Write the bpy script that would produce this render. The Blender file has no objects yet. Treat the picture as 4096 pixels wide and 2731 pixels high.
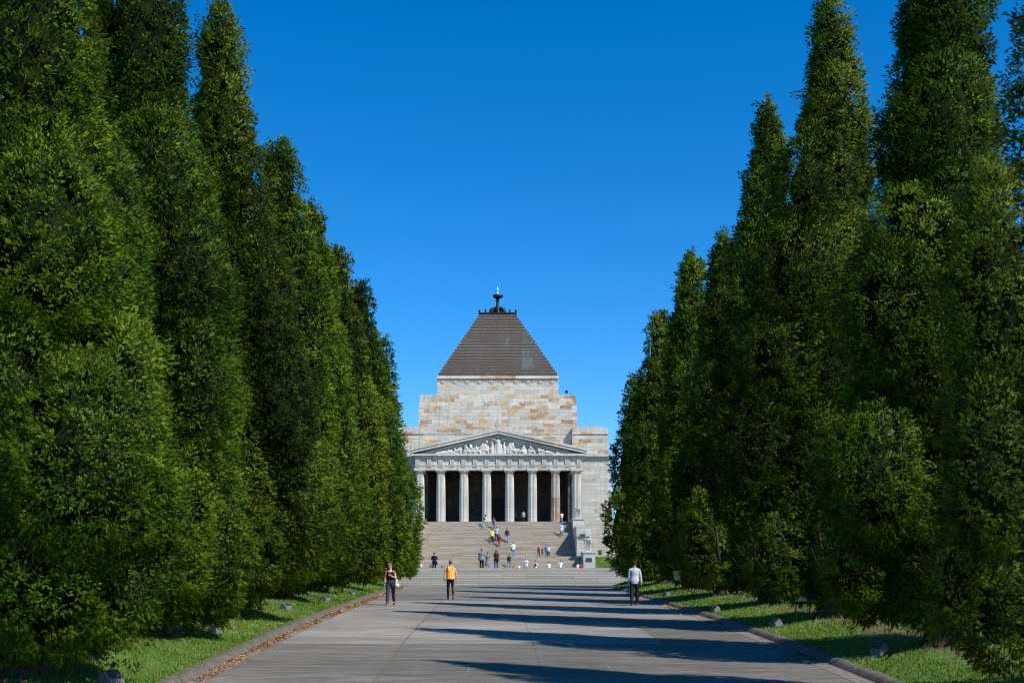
import bpy, bmesh, math, random
import numpy as np
from mathutils import Vector, Matrix, Euler
R = math.radians
SC = bpy.context.scene
COL = SC.collection

# ---------------------------------------------------------------- camera model
EYE = 3.0
CX = -0.70
F = 4653.0                       # focal length in photo pixels
PX0, PY0 = 1971.0, 2338.0        # vanishing point of the path: level camera, rising-front lens
CAM = Vector((CX, 0, EYE))
def at(px, py, Y):
    return Vector((CX + (px - PX0) / F * Y, Y, EYE + (PY0 - py) / F * Y))
def Zp(py, Y, px=2000): return at(px, py, Y).z
def Xp(px, Y, py=2300): return at(px, py, Y).x

_gy = [-40, 0, 10, 21.5, 32.4, 40.8, 50, 60, 74, 80, 140]
_gz = [-1.4, .10, .57, 1.16, 1.68, 1.96, 2.23, 2.52, 2.90, 3.0, 3.05]
_fine = np.linspace(-40, 140, 721)
_fz = np.interp(_fine, _gy, _gz)
_k = np.ones(33) / 33
_fzs = np.convolve(np.pad(_fz, 16, mode='edge'), _k, mode='valid')
def gz(Y): return float(np.interp(Y, _fine, _fzs))
LAWN = 0.12
def lawn_z(x, Y):
    # the lawns bank up gently away from the kerbs
    t = min(1.0, max(0.0, (abs(x) - 6.7) / 2.3))
    return gz(min(Y, 80)) + LAWN + .30 * t * t * (3 - 2 * t)
def ground_Y(px, py):
    lo = None
    Y = 16.0
    while Y < 85:
        p = at(px, py, Y)
        if p.z < (lawn_z(p.x, Y) if abs(p.x) > 6.6 else gz(Y)): return Y
        Y += 0.05
    return 80.0

# ---------------------------------------------------------------- objects
def link(o, parent=None):
    COL.objects.link(o)
    if parent is not None: o.parent = parent
    return o
def tag(o, label=None, cat=None, group=None, kind=None):
    if label: o['label'] = label
    if cat: o['category'] = cat
    if group: o['group'] = group
    if kind: o['kind'] = kind
    return o
def empty(name, loc, label=None, cat=None, group=None, rz=0):
    o = bpy.data.objects.new(name, None)
    o.empty_display_size = .3
    o.location = loc; o.rotation_euler = (0, 0, rz)
    link(o)
    return tag(o, label, cat, group)
def origin_of(o):
    return Vector((0, 0, 0)) if o is None else (Vector(o.location) + origin_of(o.parent))

class MB:
    def __init__(s): s.v = []; s.f = []; s.m = []; s.cur = 0
    def add(s, vs, fs):
        n = len(s.v); s.v += [tuple(p) for p in vs]
        s.f += [tuple(i + n for i in f) for f in fs]; s.m += [s.cur] * len(fs)
    def box(s, x0, x1, y0, y1, z0, z1, t=0, tx=None):
        tx = t if tx is None else tx
        vs = [(x0, y0, z0), (x1, y0, z0), (x1, y1, z0), (x0, y1, z0),
              (x0 + tx, y0 + t, z1), (x1 - tx, y0 + t, z1), (x1 - tx, y1 - t, z1), (x0 + tx, y1 - t, z1)]
        s.add(vs, [(3, 2, 1, 0), (4, 5, 6, 7), (0, 1, 5, 4), (1, 2, 6, 5), (2, 3, 7, 6), (3, 0, 4, 7)])
    def prism(s, poly, y0, y1):                     # polygon in x,z, extruded along y
        n = len(poly)
        vs = [(x, y0, z) for x, z in poly] + [(x, y1, z) for x, z in poly]
        fs = [tuple(range(n)), tuple(range(2 * n - 1, n - 1, -1))]
        fs += [(i, i + n, (i + 1) % n + n, (i + 1) % n) for i in range(n)]
        s.add(vs, fs)
    def prism_x(s, poly, x0, x1):                   # polygon in y,z, extruded along x
        n = len(poly)
        vs = [(x0, y, z) for y, z in poly] + [(x1, y, z) for y, z in poly]
        fs = [tuple(range(n - 1, -1, -1)), tuple(range(n, 2 * n))]
        fs += [(i, (i + 1) % n, (i + 1) % n + n, i + n) for i in range(n)]
        s.add(vs, fs)
    def lathe(s, prof, c=(0, 0, 0), n=20, mod=None):
        vs = []; fs = []
        for r, z in prof:
            for i in range(n):
                a = 2 * math.pi * i / n
                rr = r * (mod(a, z) if mod else 1)
                vs.append((c[0] + rr * math.cos(a), c[1] + rr * math.sin(a), c[2] + z))
        for k in range(len(prof) - 1):
            for i in range(n):
                j = (i + 1) % n
                fs.append((k * n + i, k * n + j, (k + 1) * n + j, (k + 1) * n + i))
        fs.append(tuple(range(n - 1, -1, -1))); fs.append(tuple((len(prof) - 1) * n + i for i in range(n)))
        s.add(vs, fs)
    def loft(s, pts, rad, n=10, ref=(0, 1, 0), caps=True):
        # tube through pts; rad: number or (ra, rb): ra across, rb along ref
        pts = [Vector(p) for p in pts]; vs = []; fs = []
        for i, p in enumerate(pts):
            d = (pts[min(i + 1, len(pts) - 1)] - pts[max(i - 1, 0)]).normalized()
            rf = Vector(ref)
            if abs(d.dot(rf)) > .95: rf = Vector((0, 0, 1)) if abs(d.z) < .9 else Vector((1, 0, 0))
            a = d.cross(rf).normalized(); b = a.cross(d).normalized()
            r = rad[i] if not isinstance(rad, (int, float)) else rad
            ra, rb = r if isinstance(r, (tuple, list)) else (r, r)
            for k in range(n):
                t = 2 * math.pi * k / n
                vs.append(p + a * (ra * math.cos(t)) - b * (rb * math.sin(t)))
        m = len(pts)
        for i in range(m - 1):
            for k in range(n):
                j = (k + 1) % n
                fs.append((i * n + k, (i + 1) * n + k, (i + 1) * n + j, i * n + j))
        if caps:
            fs.append(tuple(range(n))); fs.append(tuple((m - 1) * n + k for k in range(n - 1, -1, -1)))
        s.add(vs, fs)
    def ball(s, c, r, n=12, m=8, mat=None):
        rx, ry, rz = r if isinstance(r, (tuple, list)) else (r, r, r)
        vs = [Vector((0, 0, -rz))]
        for j in range(1, m):
            ph = -math.pi / 2 + math.pi * j / m
            for i in range(n):
                a = 2 * math.pi * i / n
                vs.append(Vector((rx * math.cos(ph) * math.cos(a), ry * math.cos(ph) * math.sin(a), rz * math.sin(ph))))
        vs.append(Vector((0, 0, rz)))
        fs = []
        for i in range(n):
            j = (i + 1) % n
            fs.append((0, 1 + j, 1 + i))
            for k in range(m - 2):
                fs.append((1 + k * n + i, 1 + k * n + j, 1 + (k + 1) * n + j, 1 + (k + 1) * n + i))
            fs.append((1 + (m - 2) * n + i, 1 + (m - 2) * n + j, len(vs) - 1))
        if mat is not None: vs = [mat @ p for p in vs]
        c = Vector(c)
        s.add([p + c for p in vs], fs)
    def merge(s, other, xf=None):
        n = len(s.v)
        s.v += [tuple(xf @ Vector(p)) if xf else p for p in other.v]
        s.f += [tuple(i + n for i in f) for f in other.f]; s.m += [s.cur + k for k in other.m]
    def xform(s, M): s.v = [tuple(M @ Vector(p)) for p in s.v]; return s
    def mesh(s, name, off=(0, 0, 0)):
        me = bpy.data.meshes.new(name)
        o = Vector(off)
        me.from_pydata([tuple(Vector(p) - o) for p in s.v], [], s.f)
        me.polygons.foreach_set('material_index', s.m)
        me.update()
        return me
    def build(s, name, mats, parent=None, smooth=False, loc=None):
        """one mesh object; coordinates are world ones, made local to the parent (or to loc)"""
        off = origin_of(parent)
        if loc is not None: off = off + (Vector(loc) - off)
        me = s.mesh(name, off)
        bm = bmesh.new(); bm.from_mesh(me); bmesh.ops.recalc_face_normals(bm, faces=bm.faces); bm.to_mesh(me); bm.free()
        for m in (mats if isinstance(mats, (list, tuple)) else [mats]): me.materials.append(m)
        o = bpy.data.objects.new(name, me)
        if loc is not None: o.location = Vector(loc) - origin_of(parent)
        link(o, parent)
        if smooth: shade(me, smooth)
        return o
def shade(me, smooth):
    me.polygons.foreach_set('use_smooth', [True] * len(me.polygons))
    if smooth is not True:
        me.set_sharp_from_angle(angle=R(smooth))
def np_mesh(name, co, quads=None, tris=None, attr=None, bough=None):
    me = bpy.data.meshes.new(name)
    faces = []
    nq = 0 if quads is None else len(quads); nt = 0 if tris is None else len(tris)
    me.vertices.add(len(co)); me.vertices.foreach_set('co', np.ascontiguousarray(co, dtype=np.float32).ravel())
    idx = []; start = []
    if nq: idx.append(quads.ravel()); start.append(np.arange(nq) * 4)
    if nt: idx.append(tris.ravel()); start.append(nq * 4 + np.arange(nt) * 3)
    idx = np.concatenate(idx).astype(np.int32); start = np.concatenate(start).astype(np.int32)
    me.loops.add(len(idx)); me.loops.foreach_set('vertex_index', idx)
    me.polygons.add(nq + nt); me.polygons.foreach_set('loop_start', start)
    if attr is not None:
        a = me.attributes.new('tint', 'FLOAT', 'POINT'); a.data.foreach_set('value', attr.astype(np.float32))
    if bough is not None:
        a = me.attributes.new('bough_normal', 'FLOAT_VECTOR', 'POINT'); a.data.foreach_set('vector', np.ascontiguousarray(bough, dtype=np.float32).ravel())
    me.update(calc_edges=True)
    return me
def fuse(mb, voxel, smooth_it=2, factor=.5):
    """unite overlapping pieces into one continuous surface; returns a mesh"""
    me = mb.mesh('tmp'); bm = bmesh.new(); bm.from_mesh(me); bmesh.ops.recalc_face_normals(bm, faces=bm.faces); bm.to_mesh(me); bm.free()
    o = bpy.data.objects.new('tmp', me); COL.objects.link(o)
    r = o.modifiers.new('r', 'REMESH'); r.mode = 'VOXEL'; r.voxel_size = voxel
    if smooth_it:
        q = o.modifiers.new('s', 'SMOOTH'); q.iterations = smooth_it; q.factor = factor
    dg = bpy.context.evaluated_depsgraph_get()
    new = bpy.data.meshes.new_from_object(o.evaluated_get(dg))
    bpy.data.objects.remove(o); bpy.data.meshes.remove(me)
    return new
def mb_from(me):
    mb = MB(); mb.v = [tuple(v.co) for v in me.vertices]; mb.f = [tuple(p.vertices) for p in me.polygons]; mb.m = [0] * len(mb.f)
    bpy.data.meshes.remove(me)
    return mb

# ---------------------------------------------------------------- materials
def mat(name):
    m = bpy.data.materials.new(name); m.use_nodes = True
    nt = m.node_tree; b = nt.nodes['Principled BSDF']
    b.inputs['Specular IOR Level'].default_value = .3
    return m, nt, b
class N:
    """short hand for node trees"""
    def __init__(s, nt): s.nt = nt
    def new(s, t, **kw):
        n = s.nt.nodes.new(t)
        for k, v in kw.items(): setattr(n, k, v)
        return n
    def put(s, n, key, val):
        if hasattr(val, 'is_output'): s.nt.links.new(val, n.inputs[key])
        else: n.inputs[key].default_value = val
    def coord(s, which='Object', scale=None, rot=None):
        o = s.new('ShaderNodeTexCoord').outputs[which]
        if scale is None: return o
        mp = s.new('ShaderNodeMapping'); s.nt.links.new(o, mp.inputs[0]); mp.inputs['Scale'].default_value = scale
        if rot: mp.inputs['Rotation'].default_value = rot
        return mp.outputs[0]
    def noise(s, vec, scale, detail=4, rough=.55, out=0):
        n = s.new('ShaderNodeTexNoise'); s.put(n, 'Vector', vec); s.put(n, 'Scale', scale); s.put(n, 'Detail', detail); s.put(n, 'Roughness', rough)
        return n.outputs[out]
    def math(s, op, a, b=0.0, c=None, clamp=False):
        n = s.new('ShaderNodeMath', operation=op, use_clamp=clamp); s.put(n, 0, a); s.put(n, 1, b)
        if c is not None: s.put(n, 2, c)
        return n.outputs[0]
    def ramp(s, fac, stops, interp='LINEAR'):
        n = s.new('ShaderNodeValToRGB'); s.put(n, 0, fac); cr = n.color_ramp; cr.interpolation = interp
        while len(cr.elements) < len(stops): cr.elements.new(.5)
        for e, (p, c) in zip(cr.elements, stops):
            e.position = p; e.color = (c, c, c, 1) if isinstance(c, (int, float)) else (*c, 1)
        return n.outputs[0]
    def mix(s, fac, a, b, mode='MIX'):
        n = s.new('ShaderNodeMix', data_type='RGBA', blend_type=mode); s.put(n, 'Factor', fac)
        for k, v in (('A', a), ('B', b)):
            i = [x for x in n.inputs if x.name == k and x.type == 'RGBA'][0]
            if hasattr(v, 'is_output'): s.nt.links.new(v, i)
            else: i.default_value = (*v, 1) if len(v) == 3 else v
        return [x for x in n.outputs if x.type == 'RGBA'][0]
    def sep(s, vec):
        n = s.new('ShaderNodeSeparateXYZ'); s.put(n, 0, vec); return n.outputs
    def comb(s, x, y, z):
        n = s.new('ShaderNodeCombineXYZ'); s.put(n, 0, x); s.put(n, 1, y); s.put(n, 2, z); return n.outputs[0]
    def bump(s, h, strength=.3, dist=.02):
        n = s.new('ShaderNodeBump'); s.put(n, 'Height', h); s.put(n, 'Strength', strength); s.put(n, 'Distance', dist); return n.outputs[0]

def flat(name, col, rough=.7, var=.12, scale=12, metal=0, spec=.3):
    m, nt, b = mat(name); k = N(nt)
    nz = k.noise(k.coord(), scale, 3)
    lo = tuple(c * (1 - var) for c in col); hi = tuple(min(1, c * (1 + var)) for c in col)
    nt.links.new(k.ramp(nz, [(.3, lo), (.7, hi)]), b.inputs['Base Color'])
    b.inputs['Roughness'].default_value = rough; b.inputs['Metallic'].default_value = metal
    b.inputs['Specular IOR Level'].default_value = spec
    return m

def stone(name, stain=.3, bw=1.6, bh=.49, tone=1.0, warm=0.0, blocks=True, mortar=.03, streak=False, grime=True):
    m, nt, b = mat(name); k = N(nt)
    c = k.coord(); x, y, z = k.sep(c)
    u = k.math('ADD', x, y)
    nb = k.noise(c, .9, 5, .62); nf = k.noise(c, 6.0, 4, .65)
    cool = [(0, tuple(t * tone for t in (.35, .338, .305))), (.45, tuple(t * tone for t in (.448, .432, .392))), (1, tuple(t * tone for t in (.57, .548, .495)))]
    joint = None
    if blocks:
        zr = k.math('DIVIDE', k.math('ADD', z, 40.0), bh); row = k.math('FLOOR', zr)
        w1 = k.new('ShaderNodeTexWhiteNoise', noise_dimensions='1D'); k.put(w1, 'W', row)
        uu = k.math('ADD', k.math('ADD', k.math('DIVIDE', k.math('ADD', u, 400.0), bw), k.math('MULTIPLY', k.math('MODULO', row, 2.0), .5)), k.math('MULTIPLY', w1.outputs[0], .22))
        col_ = k.math('FLOOR', uu)
        w2 = k.new('ShaderNodeTexWhiteNoise', noise_dimensions='3D'); k.put(w2, 'Vector', k.comb(col_, row, 0.0))
        w3 = k.new('ShaderNodeTexWhiteNoise', noise_dimensions='3D'); k.put(w3, 'Vector', k.comb(col_, row, 5.0))
        rnd = w2.outputs[0]; rnd2 = w3.outputs[0]
        joint = k.math('MAXIMUM', k.math('LESS_THAN', k.math('FRACT', zr), mortar / bh), k.math('LESS_THAN', k.math('FRACT', uu), mortar / bw))
    else:
        rnd = k.noise(k.comb(u, z, 0.0), .35, 2); rnd2 = k.noise(k.comb(z, u, 3.0), .5, 2)
    base = k.ramp(k.math('ADD', k.math('MULTIPLY', rnd, .55), k.math('MULTIPLY', nf, .45)), cool)
    # brown iron stains: single blocks picked at random, blotched inside
    sv = (1.5, 1.5, .5) if streak else (.8, .8, 1.3)
    n2 = k.noise(k.coord('Object', sv), 1.3, 5, .65)
    pick = k.math('MULTIPLY', k.math('SUBTRACT', k.math('ADD', rnd2, k.math('MULTIPLY', k.math('SUBTRACT', n2, .5), .85)), 1.0 - stain), 4.0, clamp=True)
    pick = k.math('MULTIPLY', pick, k.sep(k.ramp(n2, [(.38, .35), (.55, 1.0)]))[0])
    brown = k.ramp(k.math('ADD', k.math('MULTIPLY', k.noise(c, 3.4, 4, .68), .6), k.math('MULTIPLY', rnd, .4)), [(.28, (.21, .095, .022)), (.46, (.36, .205, .07)), (.68, (.46, .34, .18))])
    col = k.mix(k.math('MULTIPLY', pick, .88), base, brown)
    tan = k.math('MULTIPLY', k.math('SUBTRACT', nb, .42 - .2 * warm, clamp=True), 1.3 + 1.5 * warm, clamp=True)
    col = k.mix(k.math('MULTIPLY', tan, .5 + .4 * warm), col, (.42, .355, .255))
    if grime:                                             # rain streaks running down from the ledges
        gs = k.noise(k.coord('Object', (2.6, 2.6, .16)), 1.0, 4, .6)
        col = k.mix(k.math('MULTIPLY', k.math('SUBTRACT', gs, .5, clamp=True), 1.9, clamp=True), col, (.17, .155, .13))
    if joint is not None: col = k.mix(k.math('MULTIPLY', joint, .55), col, (.14, .125, .10))
    nt.links.new(col, b.inputs['Base Color']); b.inputs['Roughness'].default_value = .85
    h = k.math('SUBTRACT', k.math('MULTIPLY', nf, .5), joint if joint is not None else 0.0)
    nt.links.new(k.bump(h, .35, .03), b.inputs['Normal'])
    return m

def steps_mat(name, cols, bw, bh, joint=.55, off=(0, 0), stainc=(.30, .18, .07), amount=.5):
    m, nt, b = mat(name); k = N(nt)
    c = k.coord(); x, y, z = k.sep(c)
    br = k.new('ShaderNodeTexBrick'); br.offset = .5; br.offset_frequency = 2
    k.put(br, 'Vector', k.comb(k.math('ADD', x, off[0]), k.math('ADD', z, off[1]), 0.0)); k.put(br, 'Color1', (0, 0, 0, 1)); k.put(br, 'Color2', (1, 1, 1, 1)); k.put(br, 'Mortar', (.5, .5, .5, 1))
    k.put(br, 'Scale', 1.0); k.put(br, 'Mortar Size', .016); k.put(br, 'Mortar Smooth', .1); k.put(br, 'Brick Width', bw); k.put(br, 'Row Height', bh)
    rnd = k.sep(br.outputs['Color'])[0]
    nf = k.noise(c, 7, 5, .65)
    st = k.noise(k.coord('Object', (.55, 1, 3.2)), 1.0, 5, .62)
    base = k.ramp(k.math('ADD', k.math('MULTIPLY', rnd, .5), k.math('MULTIPLY', nf, .5)), [(.2, cols[0]), (.5, cols[1]), (.85, cols[2])])
    pick = k.math('MULTIPLY', k.math('SUBTRACT', k.math('ADD', k.math('MULTIPLY', rnd, .32), st), .77), 3.2, clamp=True)
    col = k.mix(k.math('MULTIPLY', pick, amount), base, stainc)
    col = k.mix(k.math('MULTIPLY', br.outputs['Fac'], joint), col, (.10, .095, .085))
    nt.links.new(col, b.inputs['Base Color']); b.inputs['Roughness'].default_value = .85
    nt.links.new(k.bump(k.math('SUBTRACT', k.math('MULTIPLY', nf, .4), br.outputs['Fac']), .4, .02), b.inputs['Normal'])
    return m

def leaf_mat(name, dark, mid, light, rough=.55, trans=.25, soft=0.0):
    m, nt, b = mat(name); k = N(nt)
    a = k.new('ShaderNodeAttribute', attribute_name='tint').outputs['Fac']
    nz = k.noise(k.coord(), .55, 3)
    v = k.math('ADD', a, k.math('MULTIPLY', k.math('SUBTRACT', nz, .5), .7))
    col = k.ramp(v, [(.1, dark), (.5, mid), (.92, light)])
    nt.links.new(col, b.inputs['Base Color']); b.inputs['Roughness'].default_value = rough; b.inputs['Specular IOR Level'].default_value = .08
    tr = k.new('ShaderNodeBsdfTranslucent'); nt.links.new(col, tr.inputs[0])
    if soft:                                    # the fine sprays shade together like the soft surface of their bough
        bn = k.new('ShaderNodeAttribute', attribute_name='bough_normal').outputs['Vector']; ge = k.new('ShaderNodeNewGeometry').outputs['Normal']
        vm = k.new('ShaderNodeMix', data_type='VECTOR'); vm.inputs[0].default_value = soft
        nt.links.new(ge, vm.inputs[4]); nt.links.new(bn, vm.inputs[5])
        nm = k.new('ShaderNodeVectorMath', operation='NORMALIZE'); nt.links.new(vm.outputs[1], nm.inputs[0])
        nt.links.new(nm.outputs[0], b.inputs['Normal'])
    mx = k.new('ShaderNodeMixShader'); mx.inputs[0].default_value = trans
    nt.links.new(b.outputs[0], mx.inputs[1]); nt.links.new(tr.outputs[0], mx.inputs[2])
    nt.links.new(mx.outputs[0], nt.nodes['Material Output'].inputs['Surface'])
    return m

def path_mat():
    m, nt, b = mat('pavement_concrete'); k = N(nt)
    c = k.coord(); x, y, z = k.sep(c)
    st = k.noise(k.coord('Object', (.35, 2.6, 1)), 1.6, 6, .68)
    st2 = k.noise(k.coord('Object', (.9, 9, 1)), 2.2, 4, .6)
    big = k.noise(k.coord('Object', (.12, .22, 1)), 1.0, 3, .5)
    fine = k.noise(c, 26, 4, .7)
    v = k.math('ADD', k.math('ADD', k.math('MULTIPLY', st, .42), k.math('MULTIPLY', st2, .2)), k.math('ADD', k.math('MULTIPLY', big, .25), k.math('MULTIPLY', fine, .16)))
    col = k.ramp(v, [(.405, (.078, .071, .059)), (.5, (.138, .127, .108)), (.595, (.222, .207, .18))])
    # slabs poured at different times differ in tone
    br = k.new('ShaderNodeTexBrick'); br.offset = .5
    k.put(br, 'Vector', k.comb(k.math('ADD', x, 2.95), k.math('ADD', y, 1.2), 0.0)); k.put(br, 'Color1', (0, 0, 0, 1)); k.put(br, 'Color2', (1, 1, 1, 1)); k.put(br, 'Mortar', (.5, .5, .5, 1))
    k.put(br, 'Scale', 1.0); k.put(br, 'Mortar Size', .010); k.put(br, 'Mortar Smooth', .2); k.put(br, 'Brick Width', 13.1); k.put(br, 'Row Height', 7.6)
    tone = k.ramp(k.sep(br.outputs['Color'])[0], [(0, .76), (1, 1.36)])
    col = k.mix(1.0, col, tone, 'MULTIPLY')
    col = k.mix(k.math('MULTIPLY', br.outputs['Fac'], .4), col, (.05, .048, .04))
    wob = k.math('MULTIPLY', k.math('SUBTRACT', k.noise(k.coord('Object', (.2, 1, 1)), 1.3, 3), .5), .16)
    def seam(x0, half, colour, amt, wobble=1.0, brk=None):
        nonlocal col
        d = k.math('ABSOLUTE', k.math('ADD', k.math('SUBTRACT', x, x0), k.math('MULTIPLY', wob, wobble)))
        f = k.math('MULTIPLY', k.math('SUBTRACT', half, d), 1 / (half * .5), clamp=True)
        f = k.math('MULTIPLY', f, amt)
        if brk is not None: f = k.math('MULTIPLY', f, k.math('MULTIPLY', k.math('SUBTRACT', k.noise(k.coord('Object', (1, .6, 1)), 1.1, 2), brk), 6, clamp=True))
        col = k.mix(f, col, colour)
    moss = (.115, .088, .042)
    seam(-2.95, .036, moss, .75)
    seam(3.55, .035, moss, .8, 1.2, .42)
    seam(.30, .02, (.05, .05, .045), .5, .3)
    seam(-1.2, .018, (.23, .22, .20), .5, .9, .5)
    seam(1.75, .018, (.22, .21, .19), .5, 1.4, .5)
    nt.links.new(col, b.inputs['Base Color']); b.inputs['Roughness'].default_value = .88
    nt.links.new(k.bump(k.math('ADD', fine, st2), .25, .01), b.inputs['Normal'])
    return m

def lawn_mat():
    m, nt, b = mat('lawn_turf'); k = N(nt)
    c = k.coord()
    v = k.math('ADD', k.math('MULTIPLY', k.noise(c, .35, 3), .5), k.math('MULTIPLY', k.noise(c, 9, 5, .7), .5))
    col = k.ramp(v, [(.3, (.03, .08, .01)), (.5, (.065, .135, .02)), (.7, (.13, .17, .045))])
    x, y, z = k.sep(c)
    # bare needle-strewn soil rings under the trees, both rows planted on the 10 m lines
    d = k.math('ABSOLUTE', k.math('SUBTRACT', k.math('ABSOLUTE', x), 8.9))
    soil = k.math('MULTIPLY', k.math('SUBTRACT', k.math('ADD', .0, k.math('MULTIPLY', k.noise(c, .8, 3), 1.5)), d), 1.6, clamp=True)
    col = k.mix(soil, col, (.10, .062, .032))
    nt.links.new(col, b.inputs['Base Color']); b.inputs['Roughness'].default_value = .9
    nt.links.new(k.bump(k.noise(c, 30, 3), .6, .03), b.inputs['Normal'])
    return m

def copper_mat():
    m, nt, b = mat('copper_roof_sheet'); k = N(nt)
    c = k.coord(); x, y, z = k.sep(c)
    u = k.math('ADD', x, k.math('MULTIPLY', y, .0))
    pan = k.math('FLOOR', k.math('MULTIPLY', x, .6)); row = k.math('FLOOR', k.math('MULTIPLY', z, 2.38))
    wn = k.new('ShaderNodeTexWhiteNoise', noise_dimensions='3D'); k.put(wn, 'Vector', k.comb(pan, row, 0.0))
    wn2 = k.new('ShaderNodeTexWhiteNoise', noise_dimensions='1D'); k.put(wn2, 'W', pan)
    big = k.noise(k.coord('Object', (1, 1, .6)), .22, 3, .5); v = k.math('ADD', k.math('MULTIPLY', big, 1.15), k.math('ADD', k.math('MULTIPLY', wn.outputs[0], .16), k.math('MULTIPLY', wn2.outputs[0], .22)))
    fine = k.noise(k.coord('Object', (7, 7, 1.2)), 1.0, 4, .65)
    v = k.math('ADD', v, k.math('MULTIPLY', k.math('SUBTRACT', fine, .5), .7))
    col = k.ramp(v, [(.45, (.090, .050, .038)), (.80, (.088, .064, .055)), (1.0, (.095, .090, .084)), (1.25, (.12, .14, .135))])
    fr = k.math('FRACT', k.math('MULTIPLY', x, .6))
    ln = k.math('LESS_THAN', fr, .035)
    col = k.mix(k.math('MULTIPLY', ln, .6), col, (.04, .03, .028))
    nt.links.new(col, b.inputs['Base Color']); b.inputs['Roughness'].default_value = .6; b.inputs['Metallic'].default_value = .15
    return m

M = {}
M['wall'] = stone('stained_granite_blocks', stain=.52, warm=.22)
M['wall_pale'] = stone('pale_granite_blocks', stain=.10, bw=1.55, bh=.52, warm=.08)
M['trim'] = stone('pale_granite_trim', stain=.15, warm=.12, blocks=True, bw=2.96, bh=16.0, mortar=.02)
M['relief'] = stone('carved_white_granite', stain=.05, blocks=False, tone=1.1, grime=False, warm=.15)
M['column'] = stone('fluted_granite', warm=.1, stain=.16, blocks=True, bw=50, bh=1.27, mortar=.02, tone=1.24)
M['column_brown'] = stone('iron_stained_fluted_granite', stain=.82, blocks=True, bw=50, bh=1.27, mortar=.02, warm=.5, streak=True)
M['shade_wall'] = stone('shade_toned_portico_granite', stain=.1, tone=.13)  # granite toned nearly black: the portico's shade is painted into its colour
M['plinth'] = stone('warm_granite_plinth', stain=.18, bw=1.7, bh=.6, warm=.5, tone=.86)
M['stair'] = steps_mat('tan_granite_steps', [(.235, .20, .148), (.315, .275, .215), (.395, .355, .29)], 2.9, .166, .5, amount=.85)
M['low_steps'] = steps_mat('grey_granite_steps', [(.28, .275, .25), (.37, .362, .333), (.46, .452, .42)], 3.3, .12, .85, (0, 0), (.27, .21, .12), .4)  # joints darkened to paint the nosing shadow along each tread as well
M['plaza'] = flat('plaza_paving', (.30, .28, .24), .9, .2, 3)
M['path'] = path_mat()
M['lawn'] = lawn_mat()
M['kerb'] = flat('weathered_kerb_concrete', (.098, .085, .068), .9, .35, 5)
M['gutter'] = flat('gutter_concrete', (.155, .142, .12), .9, .25, 7)
M['soil'] = flat('bare_soil', (.10, .06, .03), .95, .3, 6)
M['copper'] = copper_mat()
M['copper_lip'] = flat('pale_green_copper_lip', (.24, .24, .19), .6, .25, 3)
M['bronze'] = flat('dark_patinated_bronze', (.020, .024, .022), .5, .4, 4, .5)
M['plaque'] = flat('weathered_bronze_plaque', (.07, .068, .062), .55, .45, 9, .4)
M['pale_metal'] = flat('pale_finial_metal', (.62, .60, .58), .4, .1, 5, .2)
M['marker'] = flat('grey_marker_stone', (.13, .13, .135), .8, .3, 14)
M['sign_green'] = flat('dark_green_painted_metal', (.012, .028, .018), .8, .2, 8, 0, .08)
M['bark'] = flat('cypress_bark', (.048, .034, .025), .95, .4, 9)
M['bare_twig'] = flat('bleached_dead_wood', (.22, .17, .13), .9, .3, 9)
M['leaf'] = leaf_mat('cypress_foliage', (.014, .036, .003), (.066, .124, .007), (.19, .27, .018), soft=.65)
M['leaf_warm'] = leaf_mat('olive_cypress_foliage', (.020, .042, .004), (.076, .118, .008), (.18, .228, .018), soft=.65)
M['dead_leaf'] = leaf_mat('dead_brown_foliage', (.07, .03, .012), (.13, .055, .02), (.20, .09, .03))
M['grass'] = leaf_mat('grass_blades', (.055, .115, .012), (.12, .20, .026), (.24, .28, .065), .6, .3)
M['litter'] = leaf_mat('fallen_needles', (.16, .065, .02), (.33, .16, .055), (.50, .29, .12), .9, .0)
M['bank'] = leaf_mat('bank_grass', (.030, .075, .008), (.06, .13, .014), (.10, .18, .025), .8, .0)
M['lawn_bank'] = flat('bank_turf', (.046, .080, .008), .9, .45, 3)
M['carved'] = stone('carved_tan_granite', stain=.2, blocks=False, tone=.92, grime=False)
M['shade_twigs'] = flat('shade_black_inner_twigs', (.010, .015, .005), 1.0, .4, 6, 0, 0.0)  # inner twig mass, near black to paint deep shade in the crown gaps
# ================================================================ ground, path, kerbs, terraces
def x_edge(Y):
    if Y < 70: return 6.45
    if Y < 76.0: return 6.45 + 1.3 * ((Y - 70) / 6.0) ** 2
    t = min(1.0, (Y - 76.0) / 2.6)
    return 7.75 + 12 * (1 - math.sqrt(max(0, 1 - t * t)))
LAWN_END = 78.55
ys = list(np.arange(-10, 70, 2.0)) + list(np.arange(70, 76, .75)) + list(np.linspace(76.0, LAWN_END, 9))

g = MB()                                                    # the land out to the horizon
for (x0, x1, y0, y1, n) in ((-1500, 1500, -600, 2500, 1),):
    g.add([(x0, y0, -2.5), (x1, y0, -2.5), (x1, y1, -2.5), (x0, y1, -2.5)], [(0, 1, 2, 3)])
tag(g.build('ground', M['lawn']), kind='structure')

p = MB()
prow = list(np.arange(-10, 80.01, 1.5))
for Y in prow:
    for X in (-30, -8.2, -6.1, 0, 6.1, 8.2, 30): p.v.append((X, Y, gz(Y)))
for i in range(len(prow) - 1):
    for j in range(6):
        a = i * 7 + j; p.f.append((a, a + 1, a + 8, a + 7)); p.m.append(0)
tag(p.build('path', M['path'], smooth=True), kind='structure')

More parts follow.
